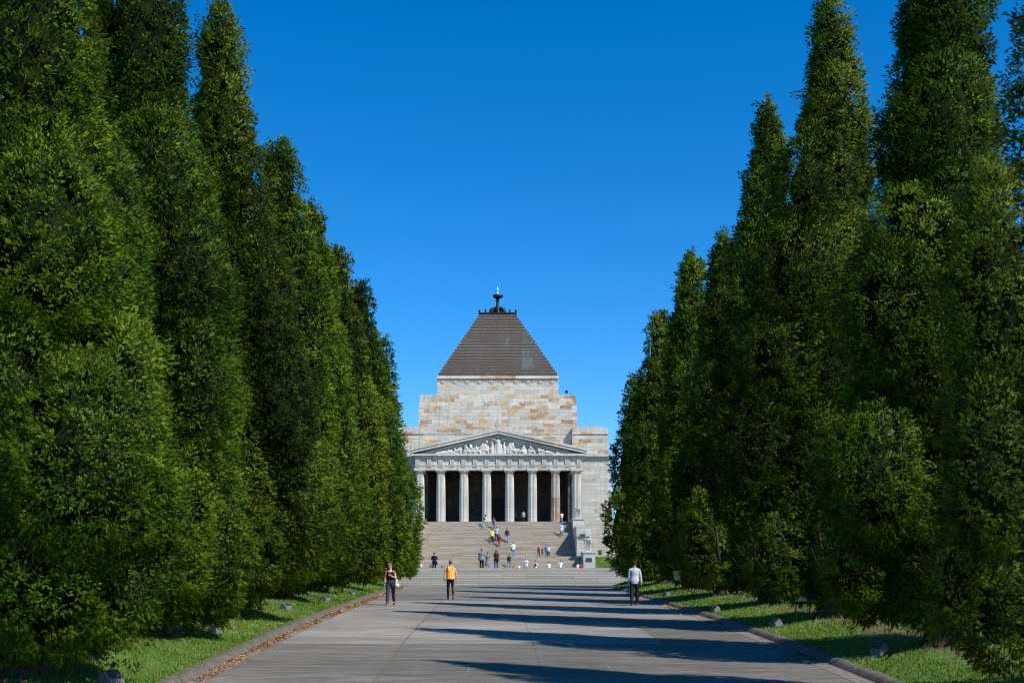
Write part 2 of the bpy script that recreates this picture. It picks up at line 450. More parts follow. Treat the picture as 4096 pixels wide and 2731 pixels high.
for s in (-1, 1):
    l = MB(); xs = [0, .3, .7, 1.1, 1.6, 2.1, 2.6, 5, 8, 14, 26, 50, 90]
    for Y in ys:
        xe = x_edge(Y) + .28
        for dx in xs:
            l.v.append((s * (xe + dx), Y, lawn_z(xe + dx, Y) - (.02 if dx == 0 else 0)))
    n = len(xs)
    for i in range(len(ys) - 1):
        for j in range(n - 1):
            a = i * n + j; l.f.append((a, a + 1, a + n + 1, a + n)); l.m.append(0)
    tag(l.build('lawn', M['lawn'], smooth=True), kind='structure')
    # rolled kerb with a gutter strip at its foot
    kb = MB(); prof = [(-.36, .006), (-.02, .012), (.0, .03), (.045, .09), (.10, .125), (.17, .135), (.27, .13), (.32, .05)]
    gt = MB()
    pts = [(x_edge(Y), Y) for Y in ys]
    dense = []
    for (a, b) in zip(pts[:-1], pts[1:]):
        m = max(1, int(math.hypot(b[0] - a[0], b[1] - a[1]) / .5))
        dense += [(a[0] + (b[0] - a[0]) * t / m, a[1] + (b[1] - a[1]) * t / m) for t in range(m)]
    rng = random.Random(4 + s)
    for i, (X, Y) in enumerate(dense):
        q = dense[min(i + 1, len(dense) - 1)]; o = dense[max(i - 1, 0)]
        d = Vector((q[0] - o[0], q[1] - o[1])).normalized(); nx, ny = d.y, -d.x      # towards the lawn
        w = rng.uniform(-.012, .012)
        for (dx, dz) in prof:
            kb.v.append((s * (X + nx * dx), Y + ny * dx, gz(Y) + dz + (w if dz > .08 else 0)))
    n = len(prof)
    for i in range(len(dense) - 1):
        if rng.random() < .0: continue
        for j in range(n - 1):
            a = i * n + j; kb.f.append((a, a + 1, a + n + 1, a + n)); kb.m.append(1 if j == 0 else 0)
    tag(kb.build('kerb', [M['kerb'], M['gutter']], smooth=40), kind='structure')

# grass blades standing on the lawns
def grass(seed):
    rng = np.random.default_rng(seed); C = []; L = []
    for s in (-1, 1):
        for (y0, y1, dens, h, w) in ((19, 30, 560, .048, .011), (30, 42, 320, .055, .016), (42, 58, 150, .065, .026), (58, 78.2, 80, .07, .04)):
            n = int((y1 - y0) * 6.8 * dens)
            X = rng.uniform(6.72, 13.5, n); Y = rng.uniform(y0, y1, n)
            xe = np.array([x_edge(v) for v in np.linspace(y0, y1, 80)]); e = np.interp(Y, np.linspace(y0, y1, 80), xe) + .3
            soil = np.abs(X - 8.9) < .5 + .5 * np.sin(Y * 1.3) * np.sin(X * 2.1)
            keep = (X > e) & (~soil | (rng.random(n) < .25)); X, Y = X[keep], Y[keep]; n = len(X)
            tb = np.clip((X - 6.7) / 2.3, 0, 1)
            C.append(np.stack([s * X, Y, np.interp(Y, _fine, _fzs) + LAWN + .30 * tb * tb * (3 - 2 * tb), np.full(n, h), np.full(n, w)], 1))
    A = np.concatenate(C); n = len(A)
    az = rng.uniform(0, 2 * np.pi, n); lean = rng.uniform(.1, .6, n); h = A[:, 3] * rng.uniform(.6, 1.35, n); w = A[:, 4] * rng.uniform(.7, 1.4, n)
    dx, dy = np.cos(az), np.sin(az)
    co = np.zeros((n, 3, 3), np.float32); b = A[:, :3]
    co[:, 0] = b + np.stack([-dy * w, dx * w, 0 * w], 1); co[:, 1] = b + np.stack([dy * w, -dx * w, 0 * w], 1)
    co[:, 2] = b + np.stack([dx * lean * h, dy * lean * h, h], 1)
    t = .5 + .16 * np.sin(b[:, 0] * .9 + 1.7 * np.sin(b[:, 1] * .35)) * np.sin(b[:, 1] * .55) + rng.normal(0, .13, n)
    t += .16 * (np.sin(b[:, 1] * 2.6 + b[:, 0] * .2) > .75)
    me = np_mesh('grass', co.reshape(-1, 3), tris=np.arange(n * 3).reshape(n, 3), attr=np.repeat(t, 3))
    me.materials.append(M['grass'])
    o = bpy.data.objects.new('grass', me); link(o); tag(o, kind='stuff'); return o
grass(3)

# fallen cypress needles drifted against the kerbs and lying loose
def litter(seed):
    rng = np.random.default_rng(seed); P = []
    def strip(s, y0, y1, n, x0, x1, clump=True):
        Y = rng.uniform(y0, y1, n)
        if clump:
            keep = (np.sin(Y * 1.7) * np.sin(Y * .61 + 1) + .25 * np.sin(Y * 5.3)) > rng.uniform(-.9, .35, n)
            Y = Y[keep]
        X = rng.uniform(x0, x1, len(Y)); e = np.array([x_edge(v) for v in Y])
        P.append(np.stack([s * (e - X), Y, np.interp(Y, _fine, _fzs) + .012], 1))
    strip(-1, 19, 77, 10500, .0, .34); strip(-1, 24, 76, 5200, -.05, .16, False)
    strip(1, 24, 70, 900, .0, .3)
    for (yc, n) in ((26.3, 330), (28.0, 40), (36.8, 300), (41, 60), (45.2, 120)):
        Y = rng.normal(yc, .55, n); X = np.abs(rng.normal(0, .22, n)); P.append(np.stack([6.42 - X, Y, np.interp(Y, _fine, _fzs) + .015], 1))
    Y = rng.uniform(20, 60, 160); P.append(np.stack([rng.uniform(-6, 6, 160), Y, np.interp(Y, _fine, _fzs) + .006], 1))
    A = np.concatenate(P); n = len(A)
    az = rng.uniform(0, 2 * np.pi, n); l = rng.uniform(.025, .065, n) * (1 + .5 * (A[:, 1] > 40)); w = l * rng.uniform(.25, .5, n); tl = rng.uniform(0, .6, n)
    d = np.stack([np.cos(az), np.sin(az), tl], 1); sd = np.stack([-np.sin(az), np.cos(az), 0 * az], 1)
    co = np.zeros((n, 4, 3), np.float32)
    co[:, 0] = A; co[:, 1] = A + d * l[:, None] * .5 + sd * w[:, None]; co[:, 2] = A + d * l[:, None]; co[:, 3] = A + d * l[:, None] * .5 - sd * w[:, None]
    me = np_mesh('leaf_litter', co.reshape(-1, 3), quads=np.arange(n * 4).reshape(n, 4), attr=np.repeat(rng.uniform(.1, .9, n), 4))
    me.materials.append(M['litter'])
    o = bpy.data.objects.new('leaf_litter', me); link(o); tag(o, kind='stuff')
litter(8)

# the low flight across the head of the path, and the plaza above it
ST0, NR, RZ, TR = 80.0, 10, .12, .33
PLZ = 3.0 + NR * RZ
st = MB()
zb = 3.0
poly = [(ST0, 1.5)]
for i in range(NR):
    poly += [(ST0 + i * TR, zb + i * RZ), (ST0 + i * TR, zb + (i + 1) * RZ)]
poly += [(ST0 + NR * TR + .8, PLZ), (ST0 + NR * TR + .8, 1.5)]
st.prism_x(poly, -26, 26)
low = st.build('stone_steps', M['low_steps'], loc=(0, ST0, 3.0))
tag(low, 'wide low flight of grey granite steps across the end of the path', 'steps')
dr = MB(); dr.box(-26, 26, ST0 - .32, ST0 - .02, 2.6, 3.018)
tag(dr.build('drain_strip', M['plaza']), kind='structure')
pz = MB(); Y0 = ST0 + NR * TR + .8
pz.add([(-60, Y0, PLZ - .004), (60, Y0, PLZ - .004), (60, 200, PLZ - .004), (-60, 200, PLZ - .004)], [(0, 1, 2, 3)])
pz.add([(-60, Y0 - .5, PLZ - .004), (-26, Y0 - .5, PLZ - .004), (-26, Y0 - .5, -2), (-60, Y0 - .5, -2)], [(0, 1, 2, 3)])
pz.add([(60, Y0 - .5, PLZ - .004), (26, Y0 - .5, PLZ - .004), (26, Y0 - .5, -2), (60, Y0 - .5, -2)], [(3, 2, 1, 0)])
tag(pz.build('plaza', M['plaza']), kind='structure')

# memorial marker stones in the grass, one by each tree, and the green sign stands
def marker(px, py, size, label, rz=0, dark=False):
    Y = ground_Y(px, py); x = Xp(px, Y, py); z = lawn_z(x, Y)
    m = MB(); a = size
    m.prism_x([(-.30 * a, -.1), (.30 * a, -.1), (.30 * a, .06), (.12 * a, .30 * a + .05), (-.06 * a, .36 * a + .05), (-.30 * a, .10)], -.27 * a, .27 * a)
    m.xform(Matrix.Translation((x, Y, z)) @ Matrix.Rotation(rz, 4, 'Z'))
    o = m.build('memorial_stone', M['marker'], loc=(x, Y, z)); bv = o.modifiers.new('b', 'BEVEL'); bv.width = .015
    pl = MB(); pl.box(-.17 * a, .17 * a, -.14 * a, .14 * a, .006, .018)
    n = Vector((0, -.24 * a, .26 * a)); ang = math.atan2(.26 * a - .05 + .05, .24 * a)
    pl.xform(Matrix.Translation((x, Y, z)) @ Matrix.Rotation(rz, 4, 'Z') @ Matrix.Translation((0, -.18 * a, .23 * a + .075)) @ Matrix.Rotation(ang, 4, 'X'))
    pl.build('plaque', M['plaque'], o)
    tag(o, label, 'marker stone', 'memorial stones in the lawns')
marker(440, 2745, 0.62, 'grey wedge stone cut by the bottom edge beside the nearest left tree', R(60))
marker(863, 2528, 0.54, 'pale grey wedge stone alone on the sunlit left lawn', R(60))
marker(1142, 2437, 0.52, 'dark wedge stone lying at the tip of a tree shadow on the left lawn', R(60))
marker(1302, 2402, 0.52, 'small grey wedge stone on the left lawn just short of the kerb', R(60))
marker(1406, 2378, 0.48, 'farthest and smallest grey wedge stone on the left lawn', R(60))
marker(3520, 2618, 0.54, 'dark wedge stone in the nearest tree shadow on the right lawn', R(-60))
marker(3104, 2505, 0.52, 'dark wedge stone in the second tree shadow on the right lawn', R(-60))
marker(2862, 2447, 0.48, 'dark wedge stone in the third tree shadow on the right lawn', R(-60))
marker(2668, 2384, 0.46, 'farthest dark wedge stone on the right lawn behind the grey-shirted man', R(-60))

def sign_stand(px, py, label, rz=0):
    Y = ground_Y(px, py); x = Xp(px, Y, py); z = lawn_z(x, Y)
    r = empty('sign_stand', (x, Y, z), label, 'sign stand', 'green sign stands under the trees', rz)
    def part(mb, name):
        mb.xform(Matrix.Translation((x, Y, z))); return mb.build(name, M['sign_green'], r)
    for s in (-1, 1):
        m = MB(); m.loft([(s * .22, .1, -.1), (s * .22, .06, .5), (s * .22, .02, .78)], .022, 8); part(m, 'leg')
    m = MB(); m.box(-.34, .34, -.25, .25, -.012, .012); m.xform(Matrix.Translation((0, 0, .80)) @ Matrix.Rotation(R(62), 4, 'X')); part(m, 'panel')
sign_stand(3217, 2488, 'dark green two-legged sign panel beneath the large right trees', R(15))
sign_stand(2722, 2372, 'small green sign panel far off under the right trees behind the man', R(15))
sign_stand(1015, 2412, 'green sign panel half hidden under the left tree skirts', R(-15))
# ================================================================ the memorial building
Z2 = lambda y, Y: Zp(1700 + y * .4463, Y)
Z1 = lambda y, Y: Zp(1130 + y * .4017, Y)
KX = 1.0                          # the columns stand above the horizon: widths measured there grow a little
YC = 150.6                       # column axis
YA = 150.0                       # entablature front
YW = 156.0                       # wing fronts
YR = 157.0                       # wall behind the pediment
zf = Z2(868, YA)                 # portico floor
S = empty('memorial_building', (0, 156, PLZ), 'grey granite memorial with columned portico and stepped pyramid roof', 'building')

def sh(mb, name, m, parent=S, smooth=False, **kw): return mb.build(name, m, parent, smooth)

# podium under the portico
m = MB(); m.box(-11.2, 11.2, 149.3, YW - .01, PLZ - .3, zf); sh(m, 'podium', M['plinth'])
# columns
z0, z1, zc = zf, Z2(425, YA), Z2(403, YA)
colx = [KX * v for v in (-10.12, -7.41, -4.43, -1.48, 1.48, 4.43, 7.41, 10.12)]
def flute(a, z): return 1 - .15 * abs(math.sin(10 * a)) ** 1.0
hcol = z1 - z0
sm = MB(); sm.lathe([(.60, 0), (.597, hcol * .25), (.585, hcol * .5), (.56, hcol * .75), (.525, hcol - .08), (.525, hcol - .06), (.525, hcol)], (0, 0, 0), 160, flute)
shaft_me = None
cm = MB(); cm.lathe([(.53, 0), (.55, .04), (.66, .16), (.70, .22), (.70, .24)], (0, 0, 0), 32); cm.box(-.72, .72, -.66, .66, .24, zc - z1 + .30)
for i, x in enumerate(colx):
    nm = M['column_brown'] if i == 6 else M['column']
    o = bpy.data.objects.new('column', None)
    me = sm.mesh('column'); bm = bmesh.new(); bm.from_mesh(me); bmesh.ops.recalc_face_normals(bm, faces=bm.faces); bm.to_mesh(me); bm.free()
    me.materials.append(nm)
    o = bpy.data.objects.new('column', me); o.location = Vector((x, YC, z0)) - Vector(S.location); link(o, S)
    if i == 6: o['label'] = 'rust-brown streaked column'
    me2 = cm.mesh('capital'); bm = bmesh.new(); bm.from_mesh(me2); bmesh.ops.recalc_face_normals(bm, faces=bm.faces); bm.to_mesh(me2); bm.free(); me2.materials.append(M['trim']); me2.set_sharp_from_angle(angle=R(35))
    c = bpy.data.objects.new('capital', me2); c.location = (0, 0, hcol); link(c, o)
za = z1 + .24 + (zc - z1 + .06)
za = Z2(403, YA) + .02           # architrave underside
cap_top = za
# entablature (front and two returns), ceiling above
zfz, zco, zct = Z2(356, YA), Z2(286, YA), Z2(253, YA - .5)
xe = 10.76 * KX
m = MB()
m.box(-xe, xe, YA, YA + 1.2, za, zfz)
for s in (-1, 1): m.box(min(s * (xe - 1.2), s * xe), max(s * (xe - 1.2), s * xe), YA + 1.2, YR, za, zfz)
m.box(-xe, xe, YA - .05, YA, zfz - .14, zfz)
sh(m, 'architrave', M['trim'])
m = MB()
m.box(-xe + .04, xe - .04, YA + .06, YA + 1.2, zfz, zco)
for s in (-1, 1): m.box(min(s * (xe - 1.2), s * (xe - .04)), max(s * (xe - 1.2), s * (xe - .04)), YA + 1.2, YR, zfz, zco)
fr = sh(m, 'frieze', M['trim'])
tri = MB()
for k in range(3): tri.box(-.27 + k * .19, -.11 + k * .19, -.09, .06, -.02, zco - zfz - .10)
tri.box(-.30, .30, -.11, .06, zco - zfz - .10, zco - zfz)
tri.box(-.30, .30, -.02, .06, -.02, zco - zfz)
tri.box(-.28, .28, -.10, .0, -.24, -.155)
for k in range(15):
    x = (-10.40 + k * 20.80 / 14) * KX
    me = tri.mesh('triglyph'); me.materials.append(M['trim'])
    o = bpy.data.objects.new('triglyph', me); link(o, fr); o.location = Vector((x, YA, zfz)) - Vector(S.location)
# cornice with mutules
m = MB(); oh = .38; xc = 11.18 * KX + .05
zm = zco + .16
m.box(-xe - .10, xe + .10, YA - .10, YR, zco, zm)
for k in range(29):
    x = (-10.40 + k * 20.80 / 28) * KX
    m.box(x - .26, x + .26, YA - oh + .06, YA - .10, zco + .06, zm)
for s in (-1, 1):
    for k in range(8): m.box(min(s * (xe + .10), s * (xc - .04)), max(s * (xe + .10), s * (xc - .04)), YA + .1 + k * .75, YA + .6 + k * .75, zco + .06, zm)
m.box(-xc, xc, YA - oh, YR, zm, zct)
sh(m, 'cornice', M['trim'])
# pediment: sloping cornices, recessed field, roof behind
zap = Z2(30, YA - .6); zin = Z2(66, YA - .2)
m = MB()
xb = xc + .18
slope = (zap - zct - .12) / xb
th = .62
def rake(y0, y1, off, t, xo=0):
    for s in (-1, 1):
        m.prism([(s * (xb + xo), zct + off), (s * (xb + xo), zct + off + t * .75), (0, zap + off - .12 + t * .75 - .35), (0, zap + off - .12 - .35)][::s], y0, y1)
m2 = MB()
def wedge(mb, y0, y1, lo, hi):
    for s in (-1, 1):
        q = [(s * xb, zct + .004 + max(lo, 0)), (s * xb, zct + hi), (0, zap - th + hi), (0, zap - th + lo)]
        mb.prism(q if s > 0 else q[::-1], y0, y1)
wedge(m2, YA - oh - .14, YR, .34, th)          # crowning moulding, widest
wedge(m2, YA - oh - .05, YR, .004, .335)        # lower moulding
pd = sh(m2, 'pediment', M['trim'])
m = MB(); xi = xb - .55
m.prism([(-xi, zct + .002), (xi, zct + .002), (0, zap - th)], YA + .42, YA + .9)
sh(m, 'tympanum', M['relief'], pd)
# carved figures in the field (plain draped figures, standing, seated and lying)
yF = YA + .12
fz = zct
def figure(parts, label=None):
    b = MB()
    for kind, a, r in parts:
        if kind == 'l': b.loft(a, r, 10)
        else: b.ball(a, r, 12, 8)
    me = fuse(b, .045, 2)
    o = bpy.data.objects.new('carved_figure', me); me.materials.append(M['relief']); shade(me, True)
    link(o, pd); o.location = Vector((0, 0, 0)) - Vector(S.location)
def P(x, h, d=0): return Vector((x * .01442 * (2106 / 2106), yF + d, fz + h))
FX = lambda x: (x - 967) * .01442          # zoomed column to metres
FH = lambda y: (247 - y) * .01442
def G(x, y, d=0): return Vector((FX(x), yF + d, fz + FH(y)))
# centre: standing figure with arms held out and wings
figure([('l', [G(967, 246), G(967, 200), G(967, 160), G(967, 130), G(967, 108)], [(.34, .24), (.33, .22), (.27, .2), (.36, .22), (.15, .14)]),
        ('b', G(967, 90, -.05), (.18, .2, .23)),
        ('l', [G(945, 122), G(925, 112, -.1), G(900, 104, -.2)], [.14, .11, .08]), ('l', [G(989, 122), G(1010, 114, -.1), G(1036, 110, -.2)], [.14, .11, .08]),
        ('l', [G(935, 118, .2), G(905, 110, .2), G(888, 96, .2)], [(.08, .34), (.08, .24), (.05, .1)]), ('l', [G(1000, 120, .2), G(1030, 128, .2), G(1058, 138, .2)], [(.08, .34), (.08, .24), (.05, .1)]),
        ('l', [G(950, 160, .1), G(938, 246, .1)], [.2, .28]), ('l', [G(984, 160, .1), G(1000, 246, .1)], [.2, .3])])
for s, hx in ((-1, 912), (1, 1022)):
    figure([('l', [G(hx, 246), G(hx, 200), G(hx + s * -6, 165)], [(.26, .2), (.24, .2), (.17, .16)]), ('b', G(hx, 152), (.15, .16, .18)), ('l', [G(hx, 180), G(hx + s * 22, 210, -.1)], [.1, .08])])
# stooping draped figures either side
def bowed(x, s, top, rise=0):
    figure([('l', [G(x, 246), G(x + s * 4, 215), G(x + s * 2, 185), G(x - s * 12, top + 28)], [(.44, .26), (.40, .25), (.34, .24), (.26, .2)]),
            ('b', G(x - s * 24, top + 12, -.08), (.17, .2, .2)),
            ('l', [G(x - s * 8, top + 34, -.12), G(x - s * 26, 205, -.2), G(x - s * 34, 235, -.2)], [.12, .1, .09]),
            ('l', [G(x, 215, -.1), G(x - s * 34, 218, -.2), G(x - s * 42, 246, -.1)], [.2, .17, .14]),
            ('l', [G(x + s * 10, top + 26), G(x + s * 28, 190), G(x + s * 34, 240)], [.13, .16, .2])])
bowed(840, -1, 128); bowed(1085, -1, 118)
# seated pairs
def seated(x, s, top, arm=True):
    figure([('l', [G(x, 246), G(x, 222), G(x + s * 4, 198), G(x + s * 6, top + 26)], [(.36, .26), (.36, .25), (.26, .2), (.2, .17)]),
            ('b', G(x + s * 4, top + 11, -.06), (.155, .18, .19)),
            ('l', [G(x, 228, -.1), G(x + s * 34, 222, -.2), G(x + s * 44, 246, -.1)], [.19, .17, .13]),
            ('l', [G(x - s * 4, top + 34, -.12), G(x + s * 18, 205, -.24), G(x + s * 32, 196, -.2)], [.11, .09, .07])])
seated(716, 1, 140); seated(676, 1, 158); seated(766, 1, 178)
seated(1200, -1, 148); seated(1252, 1, 146)
# lying figures in the corners
def lying(x0, x1, y0, y1, head):
    hx, hy = head
    figure([('l', [G(x0, y0), G(x0 * .6 + x1 * .4, y0 * .5 + y1 * .5), G(x1, y1)], [(.24, .22), (.25, .24), (.14, .14)]),
            ('b', G(hx, hy, -.05), (.155, .17, .17)), ('l', [G(x0, 246), G(x1, 246)], [.14, .12]),
            ('l', [G(x0, y0, -.1), G(x0 * .8 + x1 * .2, 238, -.22)], [.1, .08])])
lying(640, 560, 196, 236, (668, 172)); lying(560, 480, 222, 240, (578, 206)); lying(505, 400, 232, 242, (520, 214))
lying(1320, 1400, 196, 236, (1308, 178)); lying(1390, 1470, 224, 241, (1372, 208)); lying(1480, 1560, 238, 243, (1492, 226))
# drapery mass behind the figures
m = MB()
for i in range(26):
    t = i / 25; x = 480 + t * 980; h = 26 + 78 * (1 - abs(t - .5) * 2) ** 1.1
    m.ball(G(x, 246 - h * .45, .22), (.42, .14, h * .0066), 10, 6)
me = fuse(m, .06, 3); me.materials.append(M['relief']); shade(me, True); o = bpy.data.objects.new('carved_drapery', me); link(o, pd); o.location = -Vector(S.location)
# roof-edge ornaments
def acroterion(x, y, z, w, h):
    b = MB()
    for k in range(-3, 4):
        a = k * .23; hh = h * (1 - abs(k) * .10)
        b.loft([(x + k * w * .05, y, z), (x + k * w * .13, y, z + hh * .55), (x + math.sin(a) * w * .33, y, z + hh)], [(w * .10, .10), (w * .12, .11), (w * .05, .06)], 8)
    b.ball((x, y, z + .05), (w * .5, .16, .16), 10, 6)
    me = fuse(b, .04, 1); me.materials.append(M['plinth']); shade(me, True)
    o = bpy.data.objects.new('roof_ornament', me); link(o, S); o.location = -Vector(S.location)
acroterion(0, YA - .3, zap - .05, .85, Z1(1352, YA) - zap + .12)
acroterion(-xb + .35, YA - .3, zct + .55, .6, .75); acroterion(xb - .35, YA - .3, zct + .55, .6, .75)

# portico: a deep hall behind the columns with a doorway in its back wall
zceil = zfz + .3
YBK = 165.0
m = MB()
m.box(-9.88, -1.35, YBK, YBK + 1, zf, zceil); m.box(1.35, 9.88, YBK, YBK + 1, zf, zceil); m.box(-1.35, 1.35, YBK, YBK + 1, zf + 4.2, zceil)
for s_ in (-1, 1):
    m.box(min(s_ * 9.4, s_ * 9.88), max(s_ * 9.4, s_ * 9.88), YW + .2, YBK, zf, zceil)
sh(m, 'portico_wall', M['shade_wall'])
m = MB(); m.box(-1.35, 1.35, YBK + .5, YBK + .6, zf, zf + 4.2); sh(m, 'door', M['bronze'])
m = MB(); m.box(-xe + 1.2, xe - 1.2, YA + 1.2, YR, zceil - .02, zceil + .4); m.box(-9.88, 9.88, YR, YBK + 1, zceil - .02, zceil + .3); sh(m, 'ceiling', M['shade_wall'])
m = MB(); m.box(-9.88, 9.88, YW, YBK + 1, zf - .4, zf - .003); sh(m, 'hall_floor', M['shade_wall'])

# wings
ztop_w = Z1(1437, YW); zcw = Z1(1507, YW); zb_w = Z2(300, YW); zb_w2 = Z2(262, YW)
zlow = Z2(1180, YW)
for s in (-1, 1):
    m = MB(); s2 = s
    def bx(a, b, y0, z0, z1, t=0, tx=None):
        m.box(min(s * a, s * b), max(s * a, s * b), y0, 184, z0, z1, t, tx)
    w = sh_w = None
    lo = MB()
    # lower wall with batter
    def quad(mb, xi0, xi1, xo0, xo1, y0, y1, z0, z1):     # inner/outer x at bottom (0) and top (1), front y at bottom/top
        vs = [(xi0, y0, z0), (xo0, y0, z0), (xo0, 184, z0), (xi0, 184, z0), (xi1, y1, z1), (xo1, y1, z1), (xo1, 184, z1), (xi1, 184, z1)]
        vs = [(s * a, b, c) for a, b, c in vs]
        mb.add(vs, [(3, 2, 1, 0), (4, 5, 6, 7), (0, 1, 5, 4), (1, 2, 6, 5), (2, 3, 7, 6), (3, 0, 4, 7)])
    zp1, zp2, zp3 = Z2(1010, YW), Z2(935, YW), Z2(872, YW)
    quad(lo, 9.9, 9.9, 16.2, 16.2, YW - .75, YW - .7, PLZ - .3, zp1)
    quad(lo, 9.9, 9.9, 15.9, 15.9, YW - .5, YW - .45, zp1, zp2)
    quad(lo, 9.9, 9.9, 15.6, 15.55, YW - .25, YW - .22, zp2, zp3)
    pl = sh(lo, 'wing_plinth', M['plinth'])
    mid = MB(); quad(mid, 9.9, 9.9, 15.4, 14.95, YW - .05, YW + .02, zp3, zb_w)
    sh(mid, 'wing_wall', M['wall_pale'])
    co = MB(); quad(co, 9.9, 9.9, 15.1, 15.1, YW - .10, YW - .10, zb_w, zb_w + .28); quad(co, 9.9, 9.9, 15.35, 15.35, YW - .42, YW - .42, zb_w + .28, zb_w2)
    for k in range(9): co.box(min(s * (10.2 + k * .55), s * (10.45 + k * .55)), max(s * (10.2 + k * .55), s * (10.45 + k * .55)), YW - .30, YW - .1, zb_w + .16, zb_w + .28)
    sh(co, 'wing_cornice', M['trim'])
    up = MB(); quad(up, 9.95, 9.97, 14.85, 14.75, YW, YW + .03, zb_w2, zcw)
    quad(up, 9.92, 9.92, 14.82, 14.82, YW - .09, YW - .09, zcw, zcw + .12)
    quad(up, 9.97, 9.98, 14.72, 14.66, YW + .05, YW + .07, zcw + .12, ztop_w)
    sh(up, 'wing_parapet', M['wall'])
# wall behind the pediment
m = MB(); zr = Z1(1437, YR)
m.box(-10.2, 10.2, YR, 183, zceil + .31, Z1(1507, YR)); m.box(-10.2, 10.2, YR - .08, 183, Z1(1507, YR), Z1(1507, YR) + .12); m.box(-10.2, 10.2, YR + .04, 183, Z1(1507, YR) + .12, zr)
sh(m, 'front_wall', M['wall'])
# stepped upper tiers
def pxm(Y, z=0): return Y / F      # metres per photo pixel
def tier(name, Y, x0, xt, y1z, y0z, back, m_='wall', t=.05, mb=None):
    b = mb or MB()
    z0_, z1_ = Z1(y0z, Y), Z1(y1z, Y)
    a0, a1 = x0 * .4017 * pxm(Y, z0_), xt * .4017 * pxm(Y, z1_)
    b.add([(-a0, Y, z0_), (a0, Y, z0_), (a0, back, z0_), (-a0, back, z0_), (-a1, Y + t, z1_), (a1, Y + t, z1_), (a1, back, z1_), (-a1, back, z1_)],
          [(3, 2, 1, 0), (4, 5, 6, 7), (0, 1, 5, 4), (1, 2, 6, 5), (2, 3, 7, 6), (3, 0, 4, 7)])
    return b
YB, YT = 158.5, 160.5
b = tier('', YB, 790, 787, 1222, 1460, 181)
tier('', YB + .07, 782, 780, 1188, 1222.6, 181, mb=b); tier('', YB + .12, 780, 778, 1150, 1188.4, 181, mb=b); tier('', YB + .2, 773, 773, 1118, 1150.6, 181, mb=b)
b.cur = 1
for k in range(11):
    x = (-5 + k) * .4017 * 121 * pxm(YB, 30)
    b.ball((x, YB + .12, Z1(1194, YB)), (.19, .06, .19), 14, 8)
sh(b, 'middle_tier', [M['wall'], M['carved']])
b = tier('', YT, 608, 606, 1075, 1150, 179)
tier('', YT + .05, 605, 604, 1008, 1075.5, 179, mb=b)
tier('', YT + .12, 603, 603, 955, 1008.4, 179, mb=b)
tier('', YT - .06, 607, 607, 926, 955.4, 179, mb=b)
tt = sh(b, 'upper_tier', M['wall'])
b = MB(); za_, zb_ = Z1(957, YT), Z1(1004, YT); hz = za_ - zb_
for k in range(10):
    x = (-4.5 + k) * .4017 * 121 * pxm(YT, 32); zc_ = zb_ + hz * .48
    b.lathe([(.36, -.05), (.42, 0), (.36, .05), (.30, .02), (.28, 0), (.26, .02)], (0, 0, 0), 20) if False else None
    ring = [(x + .34 * math.cos(t), YT + .10, zc_ + .34 * math.sin(t)) for t in np.linspace(0, 2 * math.pi, 17)]
    b.loft(ring, .05, 6); b.ball((x, YT + .12, zc_), (.24, .05, .24), 12, 6)
    dx = .4017 * 121 * YT / 4653
    for s in (-1, 1):
        g_ = [(x + s * (.36 + (dx / 2 - .36) * t), YT + .11, zc_ + .30 - .34 * math.sin(math.pi * (.15 + .5 * t)) + .12 * t) for t in np.linspace(0, 1, 6)]
        b.loft(g_, .05, 6)
sh(b, 'carved_frieze', M['carved'], tt, True)
b = MB(); b.box(9.3, 9.65, YT - .2, YT + .4, Z1(1098, YT), Z1(1076, YT)); sh(b, 'floodlight', M['bronze'])

# stepped copper-clad pyramid
nst = 21
YP = 161.0
zb0 = Z1(926, YP)
zt0 = Z1(318, YP + 5.2)
hb = 591 * .4017 * pxm(YP, zb0); ht = 194 * .4017 * pxm(YP + 5.2, zt0)
dy = (hb - ht) / (nst - 1); yc = YP + hb
m = MB()
hstep = (zt0 - zb0) / nst
for i in range(nst):
    h_ = hb - dy * i; z0_ = zb0 + hstep * i
    m.cur = 0; m.box(-h_, h_, yc - h_, yc + h_, z0_ - (.0 if i else .1), z0_ + hstep - .055)
    m.cur = 1; m.box(-h_ - .02, h_ + .02, yc - h_ - .02, yc + h_ + .02, z0_ + hstep - .055, z0_ + hstep)
roof = sh(m, 'pyramid_roof', [M['copper'], M['copper_lip']])
zr_ = zt0; hp = 187 * .4017 * pxm(YP + 5.2, zt0)
yfP = yc - hp
m = MB(); m.box(-hp + .12, hp - .12, yc - hp + .12, yc + hp - .12, zr_, zr_ + .16); m.box(-hp - .05, hp + .05, yc - hp - .05, yc + hp + .05, zr_ + .16, zr_ + .27); m.box(-hp, hp, yc - hp, yc + hp, zr_ + .27, zr_ + .38)
cr = sh(m, 'roof_platform', M['bronze'])
zq = zr_ + .38
def palm(mb, x, y, w, h):
    mb.loft([(x, y, zq), (x, y, zq + h * .45), (x, y, zq + h * .8), (x, y, zq + h)], [(w * .42, .07), (w * .5, .07), (w * .36, .06), (w * .06, .03)], 8)
pm_ = MB(); pm_.loft([(0, 0, -.02), (0, 0, .20), (0, 0, .38), (0, 0, .48)], [(.12, .07), (.15, .07), (.11, .06), (.02, .03)], 8)
pme = pm_.mesh('palmette'); pme.materials.append(M['bronze'])
for side in range(4):
    for k in range(-3, 3 if side else 4):
        x = k * hp / 3 * .97
        q = {0: (x, yc - hp + .1), 1: (x + hp / 3 * .97, yc + hp - .1), 2: (-hp + .1, yc + x + hp / 3 * .97), 3: (hp - .1, yc + x + hp / 3 * .97)}[side]
        o = bpy.data.objects.new('palmette', pme); link(o, cr); o.location = Vector((q[0], q[1], zq)) - Vector(S.location)
        if side > 1: o.rotation_euler.z = math.pi / 2
m = MB()
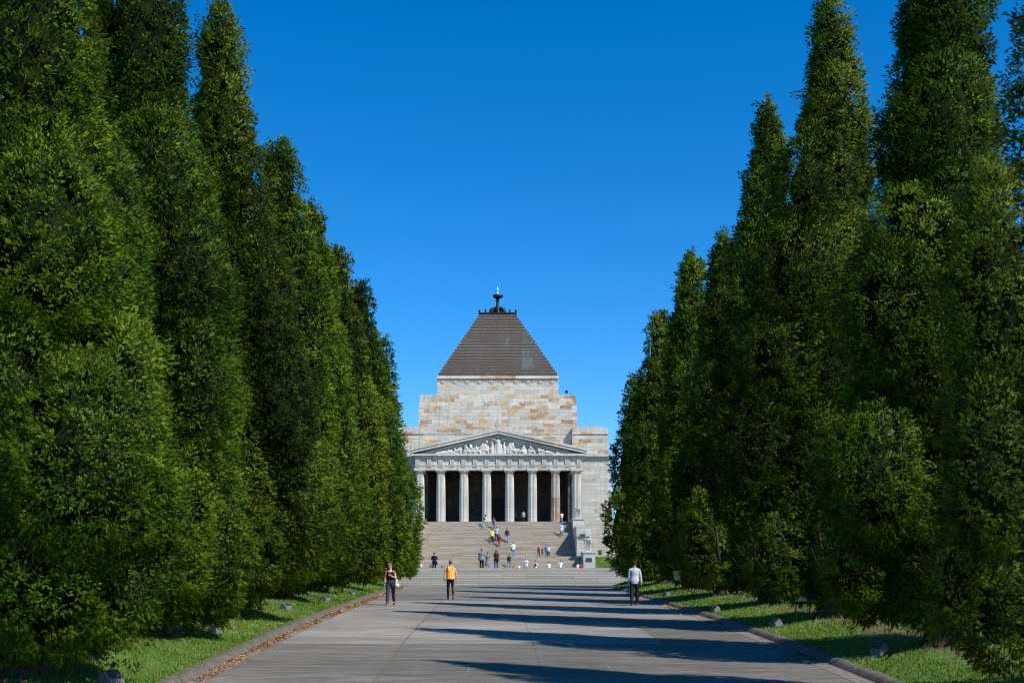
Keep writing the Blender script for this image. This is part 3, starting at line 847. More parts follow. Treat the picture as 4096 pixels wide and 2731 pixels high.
zk = lambda y: Zp(1130 + y * .4017, yc)
for a in range(8):
    t = a * math.pi / 4; c_, s_ = math.cos(t), math.sin(t)
    m.loft([(c_ * .3, yc + s_ * .3, zq + .25), (c_ * .75, yc + s_ * .75, zk(256)), (c_ * 1.0, yc + s_ * 1.0, zk(266)), (c_ * 1.25, yc + s_ * 1.25, zq + .15), (c_ * 1.05, yc + s_ * 1.05, zq - .02)], [.12, .16, .15, .14, .12], 8)
m.lathe([(.9, zq - .05), (.7, zq + .25), (.38, zk(250)), (.30, zk(238)), (.22, zk(225)), (.20, zk(200)), (.20, zk(185)), (.28, zk(182)), (.28, zk(178)), (.20, zk(174)), (.30, zk(164)), (.42, zk(154)), (.3, zk(150))], (0, yc, 0), 24)
sh(m, 'finial_stem', M['bronze'], S, 50)
m = MB()
m.lathe([(.35, zk(158)), (.66, zk(150)), (.76, zk(140)), (.72, zk(128)), (.45, zk(124)), (.25, zk(119)), (.15, zk(117))], (0, yc, 0), 32, lambda a, z: 1 + .10 * math.cos(3 * a + .5))
sh(m, 'finial_bowl', M['bronze'], S, 50)
m = MB(); m.ball((0, yc, zk(109)), .17, 16, 10)
m.loft([(0, yc, zk(102)), (0, yc, zk(84)), (.02, yc, zk(62)), (0, yc, zk(36))], [.07, .09, .05, .012], 8)
for a in range(3):
    t = a * 2.1 + .4; m.loft([(0, yc, zk(84)), (.13 * math.cos(t), yc + .13 * math.sin(t), zk(72)), (.05 * math.cos(t), yc + .05 * math.sin(t), zk(55))], [.03, .045, .01], 6)
sh(m, 'finial_tip', M['pale_metal'], S, True)

# ================================================================ the great staircase
ZL = Zp(2226, 141.0)
NU, NL = 28, 13
RU = (zf - ZL) / NU; TU = 8.0 / NU
RL = (ZL - PLZ) / NL; TL = .34
YL0 = 139.0 - NL * TL
def stair_profile(Y):
    if Y < YL0: return PLZ
    if Y < 139.0: return PLZ + RL * (int((Y - YL0) / TL) + 1)
    if Y < 141.0: return ZL
    if Y < 149.0: return ZL + RU * min(NU, int((Y - 141.0) / TU) + 1)
    return zf
SR = empty('grand_staircase', (0, 141, PLZ), 'broad tan granite staircase climbing to the columned portico between stone cheek walls', 'staircase')
poly = [(YL0, PLZ - .2)]
for i in range(NL): poly += [(YL0 + i * TL, PLZ + i * RL), (YL0 + i * TL, PLZ + (i + 1) * RL)]
poly += [(141.0, ZL), (141.0, PLZ - .2)]
m = MB(); m.prism_x(poly, -10.1, 10.1); m.build('lower_flight', M['stair'], SR)
poly = [(141.0, PLZ - .2)]
for i in range(NU): poly += [(141.0 + i * TU, ZL + i * RU), (141.0 + i * TU, ZL + (i + 1) * RU)]
poly += [(149.3, zf), (149.3, PLZ - .2)]
m = MB(); m.prism_x(poly, -9.45, 9.45); m.build('upper_flight', M['stair'], SR)
urn_at = []
for s in (-1, 1):
    def bx(mb, a, b, y0, y1, z0, z1): mb.box(min(s * a, s * b), max(s * a, s * b), y0, y1, z0, z1)
    zu, zm_, zl_ = Z2(868, 147), Z2(936, 143), Z2(1160, 137)
    zu_t, zm_t, zl_t = Z2(842, 147.6), Z2(916, 143), Z2(1137, 137)
    m = MB(); bx(m, 9.35, 10.75, 145.6, 151.2, PLZ - .2, zu_t - .12); bx(m, 9.30, 10.82, 145.5, 151.3, zu_t - .12, zu_t)
    c1 = m.build('upper_pedestal', M['wall_pale'], SR)
    m = MB(); bx(m, 9.38, 10.95, 139.6, 145.49, PLZ - .2, Z2(1005, 143)); bx(m, 9.33, 11.02, 139.45, 145.48, Z2(1005, 143) , zm_t - .16); bx(m, 9.28, 11.08, 139.4, 145.47, zm_t - .16, zm_t)
    c2 = m.build('cheek_wall', M['plinth'] if s < 0 else M['wall_pale'], SR)
    pm = MB(); bx(pm, 9.75, 10.38, 139.405, 139.46, Z2(1003, 139.4), Z2(974, 139.4)); pm.build('plaque', M['plaque'], c2)
    m = MB(); bx(m, 9.85, 11.25, 135.4, 139.38, PLZ - .2, zl_t - .14); bx(m, 9.78, 11.32, 135.3, 139.37, zl_t - .14, zl_t)
    c3 = m.build('lower_pedestal', M['wall_pale'], SR)
    pm = MB(); bx(pm, 10.15, 10.85, 135.34, 135.42, Z2(1222, 135.4), Z2(1187, 135.4)); pm.build('plaque', M['plaque'], c3)
    urn_at += [(s * 10.06, 147.3, zu_t, 1.0, s, 0), (s * 10.5, 137.0, zl_t, 1.12, s, 1)]
# tripod urns
names = {(-1, 0): 'pale stone tripod urn on the pedestal left of the portico', (1, 0): 'pale stone tripod urn on the upper pedestal right of the columns',
         (1, 1): 'larger grey tripod urn on the low pedestal at the right foot of the stairs'}
for (x, y, z, a, s, low_) in urn_at:
    if (s, low_) not in names: continue
    r = empty('stone_urn', (x, y, z), names[(s, low_)], 'urn', 'stone tripod urns on the stair pedestals')
    m = MB(); m.lathe([(.42 * a, 0), (.42 * a, .08), (.30 * a, .12), (.16 * a, .16), (.15 * a, .8 * a), (.2 * a, .95 * a)], (x, y, z), 16); m.build('stem', M['relief'], r, 40)
    m = MB(); m.lathe([(.2 * a, .9 * a), (.30 * a, 1.08 * a), (.44 * a, 1.20 * a), (.47 * a, 1.26 * a), (.50 * a, 1.28 * a), (.50 * a, 1.36 * a), (.42 * a, 1.36 * a), (.36 * a, 1.28 * a)], (x, y, z), 24); m.build('bowl', M['relief'], r, 40)
    for k in range(4):
        t = math.pi / 4 + k * math.pi / 2; c_, s_ = math.cos(t), math.sin(t)
        m = MB(); m.loft([(x + c_ * q * a, y + s_ * q * a, z + h * a) for q, h in ((.44, .02), (.38, .10), (.33, .3), (.34, .7), (.38, 1.0), (.47, 1.12), (.40, 1.2))], [.085 * a, .06 * a, .05 * a, .05 * a, .075 * a, .09 * a, .06 * a], 8)
        m.build('leg', M['relief'], r, True)
# grass bank and low side wall right and left of the stairs
for s in (-1, 1):
    m = MB(); q = lambda a, b: (min(s * a, s * b), max(s * a, s * b))
    x0, x1 = q(11.3, 40)
    m.add([(x0, 136.2, PLZ), (x1, 136.2, PLZ), (x1, 140.5, ZL), (x0, 140.5, ZL), (x1, 155.3, ZL + .25), (x0, 155.3, ZL + .25)], [(0, 1, 2, 3), (3, 2, 4, 5)])
    tag(m.build('grass_bank', M['bank_flat'] if 'bank_flat' in M else M['lawn_bank']), kind='structure')
m = MB(); m.box(12.05, 12.55, 140.9, 141.2, ZL - .1, ZL + .85)
wl = m.build('information_plinth', M['plinth'], loc=(12.3, 141, ZL)); tag(wl, 'small stone plinth with dark plaque on the bank right of the urn', 'plinth')
pm = MB(); pm.box(12.1, 12.5, 140.87, 140.91, ZL + .25, ZL + .8); pm.build('plaque', M['plaque'], wl)
# ================================================================ the cypress rows
_u = [0, .04, .09, .17, .28, .38, .5, .62, .74, .85, .92, .97, 1.0]
_r = [.34, .52, .74, .95, 1.0, .90, .72, .55, .42, .31, .235, .16, .04]
def crown_arrays(seed, H, Rm, dist, lump=1.0, low=.6, tocam=(0, -1), boughs=()):
    rng = np.random.default_rng(seed)
    prof = lambda z: Rm * np.interp(z / H, _u, _r)
    L = []                                                       # lobes: x y z a b
    z = low + .8
    while z < H * .985:                                          # central leader
        r = prof(z); L.append((rng.normal(0, .05 * r), rng.normal(0, .05 * r), z, max(.50 * r, .16), max(.9 * r, .5))); z += max(.55 * r, .35)
    g = 0
    zl = low + .9
    while zl < H * .93:                                          # upright flame-shaped side lobes
        r = prof(zl); a0 = max(.36 * r, .2)
        n = max(3, int(round(2 * math.pi * r * .62 / (1.35 * a0))))
        ph = rng.uniform(0, 6.28)
        for k in range(n):
            az = ph + 2 * math.pi * k / n + rng.normal(0, .22); a = a0 * rng.uniform(.72, 1.25); b = a * rng.uniform(1.5, 2.7)
            off = r * rng.uniform(.60, .76) * (1 + .12 * lump * rng.normal())
            zz = zl + rng.normal(0, .5)
            if boughs and math.cos(az) * tocam[0] + math.sin(az) * tocam[1] > -.1: off *= .70; a *= .85; b *= .8
            if zz - b < low: zz = low + b * rng.uniform(.75, 1.0)
            L.append((off * math.cos(az), off * math.sin(az), zz, a, b))
        zl += a0 * 1.55
    for (bx, by, bz, a, b) in boughs: L.append((bx, by, max(bz, low + b * .8), a, b))
    for k in range(5 if boughs else 10):                         # more big boughs, away from the camera
        zz = rng.uniform(low + 1.6, H * .6); r = prof(zz); az = rng.uniform(0, 6.28); a = r * rng.uniform(.36, .48); b = a * rng.uniform(1.25, 1.9)
        if boughs and math.cos(az) * tocam[0] + math.sin(az) * tocam[1] > -.2: continue
        if zz - b < low: zz = low + b * .9
        L.append((r * .75 * math.cos(az), r * .75 * math.sin(az), zz, a, b))
    L = np.array(L)
    q = np.clip(dist / 26, .9, 3.2)
    dens = 29.0 / q ** 1.22
    T = []; NN = []; LO = []; LY = []
    lob_t = rng.normal(0, .15, len(L))
    for i, (x, y, zz, a, b) in enumerate(L):
        for layer, thr in ((1.0, .62), (.88, .36)):
            n = int(4 * math.pi * a * (.35 * a + .65 * b) * dens * (1.0 if layer == 1.0 else .85)) + 4
            v = rng.normal(size=(n, 3)); v /= np.linalg.norm(v, axis=1)[:, None]
            shape = np.where(v[:, 2] > 0, 1 - .28 * v[:, 2] ** 2, 1.0) * layer          # pointed tops
            p = np.stack([x + a * v[:, 0] * shape, y + a * v[:, 1] * shape, zz + b * layer * v[:, 2]], 1)
            nr = v / np.array([a, a, b]); nr /= np.linalg.norm(nr, axis=1)[:, None]
            keep = (p[:, 2] > low * .75) & ((nr[:, 0] * tocam[0] + nr[:, 1] * tocam[1] > -.4) | (zz > .5 * H) | (rng.random(n) < .3))
            for j, (x2, y2, z2, a2, b2) in enumerate(L):
                if j == i or abs(z2 - zz) > b + b2 or math.hypot(x2 - x, y2 - y) > a + a2: continue
                rz_ = (p[:, 2] - z2) / b2; sq = a2 * (1 - .28 * np.clip(rz_, 0, 1) ** 2)
                d = ((p[:, 0] - x2) / sq) ** 2 + ((p[:, 1] - y2) / sq) ** 2 + rz_ ** 2
                keep &= d > thr
            if layer == 1.0:                                   # pockets: the surface swells and sinks
                w_ = np.sin(p[:, 0] * 3.1 + seed) * np.sin(p[:, 1] * 2.7 + 2 * p[:, 2]) + np.sin(p[:, 2] * 2.3 + p[:, 0] * 1.7 - p[:, 1] * 2.1)
                keep &= (w_ > -1.35) | (rng.random(n) < .5)
                w2_ = np.sin(p[:, 0] * 9.3 + 2.1 * p[:, 2]) * np.sin(p[:, 1] * 8.1 - p[:, 2] * 1.3 + seed) + np.sin(p[:, 2] * 6.7 + p[:, 0] * 4.1)
                p = p + nr * ((.12 * w_ + .085 * w2_) * min(1, a))[:, None]
            T.append(p[keep]); NN.append(nr[keep]); LO.append(np.full(keep.sum(), lob_t[i])); LY.append(np.full(keep.sum(), layer))
    T = np.concatenate(T); NN = np.concatenate(NN); LO = np.concatenate(LO); LY = np.concatenate(LY)
    # hanging skirts
    nh = int(90 / q); az = rng.uniform(0, 6.28, nh); rr = prof(low + 1.0) * rng.uniform(.55, 1.0, nh)
    T = np.concatenate([T, np.stack([rr * np.cos(az), rr * np.sin(az), low + rng.uniform(-.25, .9, nh)], 1)]); NN = np.concatenate([NN, np.stack([np.cos(az) * .4, np.sin(az) * .4, -.9 + 0 * az], 1)]); LO = np.concatenate([LO, np.zeros(nh)]); LY = np.concatenate([LY, np.ones(nh)])
    T = T - NN * rng.uniform(-.06, .16, len(T))[:, None] * min(1.0, q)
    m = 10; nT = len(T)
    tt = np.repeat(rng.normal(.47, .16, nT) + LO, m); P = np.repeat(T, m, 0); Nn = np.repeat(NN, m, 0); ns = len(P)
    # each tuft is a little dome of feathery plumes
    tdir = np.repeat(NN + .35 * rng.normal(size=(nT, 3)) + np.array([0, 0, .18]), m, 0)
    j = rng.normal(size=(ns, 3)); j /= np.linalg.norm(j, axis=1)[:, None]
    up = np.array([0, 0, 1.0])
    D = tdir * .82 + j * .58; D /= np.linalg.norm(D, axis=1)[:, None]
    P = P + j * (.125 * q ** .5 * rng.random(ns) ** .6)[:, None] * np.array([1, 1, .9])
    l = .088 * q ** .68 * rng.uniform(.65, 1.3, ns) * np.interp(P[:, 2] / H, [0, .8, 1], [1.1, .9, .65]); w = .0070 * q ** .90 * rng.uniform(.8, 1.3, ns)
    inner = np.repeat(LY < 1, m); l = l * np.where(inner, 1.1, 1.0); w = w * np.where(inner, 1.7, 1.0)
    droop = rng.uniform(.15, .5, ns)
    Nb = Nn + .9 * rng.normal(size=(ns, 3)); S = np.cross(Nb, D); S /= np.linalg.norm(S, axis=1)[:, None] + 1e-9
    PN = np.cross(D, S)
    NB = 5
    co = np.zeros((ns, NB, 4, 3), np.float32); ti = np.zeros((ns, NB, 4), np.float32)
    spread = [-.60, -.30, .0, .33, .62]; along = [.12, .34, .42, .24, .05]
    for b in range(NB):
        base = P + D * (l * along[b])[:, None]
        d = D + S * spread[b]; d /= np.linalg.norm(d, axis=1)[:, None]
        lb = l * (.62 + .25 * (b == 2))
        s2 = np.cross(PN + .35 * rng.normal(size=(ns, 3)), d); s2 /= np.linalg.norm(s2, axis=1)[:, None] + 1e-9
        mid = base + d * (lb * .5)[:, None]
        tip = base + d * (lb * .92)[:, None] - up * (lb * droop * .6)[:, None]
        co[:, b, 0] = base; co[:, b, 1] = mid + s2 * w[:, None]; co[:, b, 2] = tip; co[:, b, 3] = mid - s2 * w[:, None]
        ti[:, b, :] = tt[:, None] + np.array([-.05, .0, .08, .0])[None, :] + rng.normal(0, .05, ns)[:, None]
    co = co.reshape(-1, 3); ti = ti.ravel(); nq = ns * NB
    quads = np.arange(nq * 4).reshape(nq, 4)
    # inner mass of each lobe, so the crown is not see-through
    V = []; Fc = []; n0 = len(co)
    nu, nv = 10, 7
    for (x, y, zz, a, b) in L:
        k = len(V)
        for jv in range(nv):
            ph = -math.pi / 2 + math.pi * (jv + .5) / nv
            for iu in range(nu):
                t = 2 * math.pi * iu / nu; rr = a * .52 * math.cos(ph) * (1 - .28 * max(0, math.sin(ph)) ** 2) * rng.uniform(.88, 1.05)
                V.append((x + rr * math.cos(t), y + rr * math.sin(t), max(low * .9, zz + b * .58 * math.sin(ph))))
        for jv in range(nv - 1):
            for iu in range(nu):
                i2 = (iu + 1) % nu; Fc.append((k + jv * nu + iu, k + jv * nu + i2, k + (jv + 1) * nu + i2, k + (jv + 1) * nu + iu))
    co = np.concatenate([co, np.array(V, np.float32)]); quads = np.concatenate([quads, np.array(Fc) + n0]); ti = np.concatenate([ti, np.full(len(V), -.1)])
    bn = np.repeat(Nn + .25 * j, NB * 4, 0); bn = np.concatenate([bn, np.tile(np.array([[0, 0, 1.0]]), (len(V), 1))])
    return co, quads, ti, nq, bn

def trunk_mb(rng, H, Rm, limbs=9):
    m = MB()
    m.loft([(0, 0, -.4), (0, 0, .05), (.02, 0, .5), (.05, .03, 1.4), (0, 0, H * .35), (0, 0, H * .8)], [.5, .38, .28, .23, .15, .04], 10)
    for k in range(5):
        a = k * 1.257 + rng.uniform(-.3, .3); c, s = math.cos(a), math.sin(a)
        m.loft([(c * .12, s * .12, .4), (c * .32, s * .32, .08), (c * .6, s * .6, -.12)], [.14, .1, .05], 6)
    for k in range(limbs):
        a = k * 2.4 + rng.uniform(-.3, .3); c, s = math.cos(a), math.sin(a); z = rng.uniform(.35, 1.5); r = Rm * rng.uniform(.6, .9)
        m.loft([(c * .15, s * .15, z), (c * r * .35, s * r * .35, z + .15), (c * r * .7, s * r * .7, z + rng.uniform(.5, .9)), (c * r, s * r, z + rng.uniform(1.2, 2.0))], [.12, .08, .055, .03], 6)
        for q in range(3):
            t = rng.uniform(.3, .7); b = Vector((c * r * t, s * r * t, z + .4)); d = Vector((c + rng.uniform(-.9, .9), s + rng.uniform(-.9, .9), rng.uniform(-.2, .6)))
            m.loft([b, b + d * .4, b + d * .7 + Vector((0, 0, .3))], [.03, .02, .008], 5)
    return m

def tree(Y, side, tip_py, label, seed, Rm=3.1, H=None, X=None, dx=0, lump=1.0, low=.6, warm=False, squash=.85, boughs=(), name='cypress_tree', group='cypress trees lining the path'):
    X = side * 8.8 + dx if X is None else X
    zg = lawn_z(X, Y)
    if H is None:
        px = 2000
        H = Zp(tip_py, Y, px) - zg
    rng = random.Random(seed)
    root = empty(name, (X, Y, zg), label, 'tree', group, 0)
    bl = []
    for (cx, cy, hw, hh) in boughs:                              # boughs read off the photo, set on this tree at its own distance
        c = 1.7415; m_ = Y / F * c; a = hw * m_; b = hh * m_
        p = at(cx * c, cy * c, Y); lx, lz = p.x - X, p.z - zg
        ly = -math.sqrt(max(0, (Rm * .62 * float(np.interp(lz / H, _u, _r))) ** 2 - .35 * lx * lx)) * .9
        k_ = (Y + ly * squash) / Y                               # nearer than the trunk: keep its place in the row
        bl.append(((p.x - CX) * k_ + CX - X, ly, (p.z - EYE) * k_ + EYE - zg, a * k_, b * k_))
    co, quads, ti, nq, bn = crown_arrays(seed, H, Rm, math.hypot(X - CX, Y), lump, low, tuple((Vector((CX, 0)) - Vector((X, Y))).normalized()), bl)
    co[:, 1] *= squash
    me = np_mesh('crown', co, quads=quads, attr=ti, bough=bn); me.materials.append(M['leaf_warm'] if warm else M['leaf']); me.materials.append(M['shade_twigs'])
    mi = np.zeros(len(quads), np.int32); mi[nq:] = 1; me.polygons.foreach_set('material_index', mi)
    c = bpy.data.objects.new('crown', me); link(c, root)
    t = trunk_mb(rng, H, Rm).mesh('trunk'); t.materials.append(M['bark']); shade(t, True)
    o = bpy.data.objects.new('trunk', t); link(o, root)
    return root
LEFT = [(20.0, -1000, 'huge dark green cypress filling the left edge of the photo', 2.6,
         [(62, 100, 162, 420), (95, 560, 180, 280), (190, 1060, 215, 270), (20, 900, 150, 250), (370, 1200, 70, 170), (90, 1330, 170, 190), (250, 1340, 110, 140), (290, 880, 90, 160)]),
        (27.4, -230, 'tall cypress on the left, second from the left edge, its tip above the frame', 2.55,
         [(320, 60, 116, 320), (360, 420, 130, 190), (250, 330, 60, 220), (243, 70, 46, 240), (420, 640, 110, 170), (440, 880, 95, 200), (330, 700, 90, 200), (405, 1170, 92, 180), (360, 1340, 90, 110)]),
        (34.4, 3, 'slender pointed cypress on the left whose tip just meets the top of the photo', 2.25,
         [(508, 130, 52, 150), (520, 320, 66, 180), (570, 510, 62, 200), (605, 740, 75, 230), (645, 960, 80, 220), (680, 1150, 90, 190), (560, 1240, 100, 140), (540, 700, 60, 220), (500, 910, 80, 190), (545, 1080, 80, 180)]),
        (44.6, 560, 'left cypress with a blunt tip a fifth of the way down the photo', 2.2,
         [(657, 430, 38, 115), (617, 400, 22, 75), (680, 590, 46, 150), (718, 760, 56, 170), (700, 950, 70, 200), (735, 1170, 72, 150), (650, 1260, 60, 110)]),
        (52.2, 800, 'left cypress with its tip hidden behind the blunt-topped one', 2.2, [(745, 680, 30, 130), (760, 900, 50, 170), (785, 1120, 60, 180)]),
        (59.9, 985, 'left cypress with a narrow point just above the height of the roof finial', 2.0, [(786, 665, 26, 100), (805, 850, 40, 150), (835, 1060, 55, 190), (830, 1240, 60, 110)]),
        (69.0, 1120, 'last but one cypress on the left, its tip level with the roof finial', 2.2, [(836, 740, 24, 100), (858, 900, 33, 150), (880, 1080, 45, 160), (890, 1230, 50, 120)]),
        (76.5, 1330, 'farthest left cypress, overhanging the left end of the low grey steps', 2.7, [(885, 880, 22, 110), (897, 1030, 30, 140), (920, 1190, 48, 140), (930, 1270, 32, 75)])]
RIGHT = [(16.7, -1150, 'huge shaded cypress filling the right edge of the photo', 2.6,
          [(2290, 660, 125, 290), (2265, 1080, 100, 210), (2290, 1370, 100, 190), (2400, 250, 90, 320), (2200, 1330, 70, 150), (2230, 900, 70, 180)]),
         (24.7, -420, 'very tall dark cypress on the right, second from the right edge, top cut off', 2.5,
          [(2175, -20, 86, 220), (2170, 280, 118, 190), (2110, 560, 135, 160), (2045, 700, 125, 190), (2010, 1095, 138, 175), (2180, 500, 110, 200), (2150, 850, 90, 180), (2075, 330, 68, 120), (1960, 1300, 80, 110)]),
         (32.8, -8, 'pointed right cypress whose tip just touches the top of the photo', 2.3,
          [(1910, 95, 46, 120), (1925, 270, 78, 140), (1870, 430, 105, 145), (1835, 640, 118, 155), (1785, 815, 105, 155), (1785, 1270, 75, 120), (1740, 1010, 80, 170), (1930, 640, 80, 180), (1968, 340, 48, 110)]),
         (40.1, 390, 'slim spired right cypress between the tallest pointed one and the lower ones', 2.1,
          [(1757, 330, 30, 105), (1742, 480, 38, 130), (1720, 640, 46, 150), (1700, 830, 58, 170), (1690, 1050, 60, 180)]),
         (48.0, 925, 'low right cypress shoulder left of the slim spired one', 2.2, [(1662, 630, 30, 95), (1655, 790, 45, 140), (1640, 980, 58, 160), (1622, 1250, 60, 135)]),
         (56.0, 1005, 'right cypress with a sharp point alone against the sky', 2.2, [(1583, 665, 32, 85), (1577, 800, 46, 120), (1570, 960, 55, 140), (1565, 1140, 58, 150)]),
         (64.8, 1240, 'small-tipped right cypress left of the sharp lone point', 2.2, [(1508, 800, 27, 85), (1500, 930, 40, 130), (1490, 1090, 50, 140), (1480, 1240, 52, 110)]),
         (71.0, 1540, 'farthest right cypress, its skirt hiding the right end of the low grey steps', 2.3, [(1464, 1010, 32, 150), (1452, 960, 24, 100), (1462, 1090, 34, 150), (1440, 1080, 34, 110), (1427, 1210, 38, 100)])]
TREES = {}
for i, (Y, tip, lab, Rm, bo) in enumerate(LEFT): TREES[-1, i] = tree(Y, -1, tip, lab, 100 + i, Rm, lump=.9, warm=(i % 3 == 2), low=.35, boughs=bo)
for i, (Y, tip, lab, Rm, bo) in enumerate(RIGHT): TREES[1, i] = tree(Y, 1, tip, lab, 200 + i, Rm, lump=1.2, warm=(i % 2 == 0), low=.55, squash=.60, boughs=bo)

# a dead limb with browned sprays showing in the third tree on the left, and bare twigs elsewhere
def dead_limb(root, px, py, Y, seed, brown=True, size=1.0):
    rng = np.random.default_rng(seed); c = at(px, py, Y); off = Vector(root.location)
    m = MB()
    for k in range(5):
        d = Vector((rng.uniform(-1.2, -.5) if brown else rng.uniform(-1, 1), rng.uniform(-.5, .1), rng.uniform(-.5, .1))) * size
        a = c + Vector((.15, .1, -.05 * k)); m.loft([a, a + d * .5 + Vector((0, 0, -.05)), a + d + Vector((0, 0, rng.uniform(-.05, .25)))], [.022, .016, .005], 5)
    m.build('dead_branch', M['bare_twig'], root)
    if not brown: return
    n = 420; P = np.array(c - off)[None] + rng.normal(size=(n, 3)) * np.array([.22, .15, .36]) * size; 
    D = rng.normal(size=(n, 3)) * .5 + np.array([0, -.2, -.7]); D /= np.linalg.norm(D, axis=1)[:, None]
    S_ = np.cross(D, rng.normal(size=(n, 3))); S_ /= np.linalg.norm(S_, axis=1)[:, None]; l = rng.uniform(.08, .2, n)[:, None]; w = .012
    co = np.stack([P, P + D * l * .5 + S_ * w, P + D * l, P + D * l * .5 - S_ * w], 1).reshape(-1, 3)
    me = np_mesh('dead_foliage', co, quads=np.arange(n * 4).reshape(n, 4), attr=np.repeat(rng.uniform(.1, .9, n), 4)); me.materials.append(M['dead_leaf'])
    o = bpy.data.objects.new('dead_foliage', me); link(o, root)
dead_limb(TREES[-1, 2], 915, 2215, 31.9, 5)
# ================================================================ people
_cm = {}
def cloth(col, rough=.85):
    key = tuple(round(c, 3) for c in col)
    if key not in _cm: _cm[key] = flat('cloth_%d' % len(_cm), col, rough, .14, 18, 0, .15)
    return _cm[key]
SKIN = {'fair': flat('fair_skin', (.52, .31, .22), .6, .06, 10), 'tan': flat('tanned_skin', (.42, .23, .145), .6, .06, 10), 'brown': flat('brown_skin', (.20, .105, .065), .6, .06, 10)}
EYEM = flat('eye_dark', (.02, .015, .012), .3, .1); LIPM = flat('lips', (.36, .13, .11), .6, .1)
HAIR = {'black': flat('black_hair', (.012, .010, .010), .6, .3, 20), 'brown': flat('brown_hair', (.060, .032, .018), .6, .3, 20), 'light': flat('light_brown_hair', (.16, .095, .05), .6, .3, 20), 'grey': flat('grey_brown_hair', (.14, .11, .09), .6, .3, 20), 'red': flat('auburn_hair', (.11, .045, .02), .6, .3, 20)}
def V(*a): return Vector(a)
def lerp(a, b, t): return a + (b - a) * t

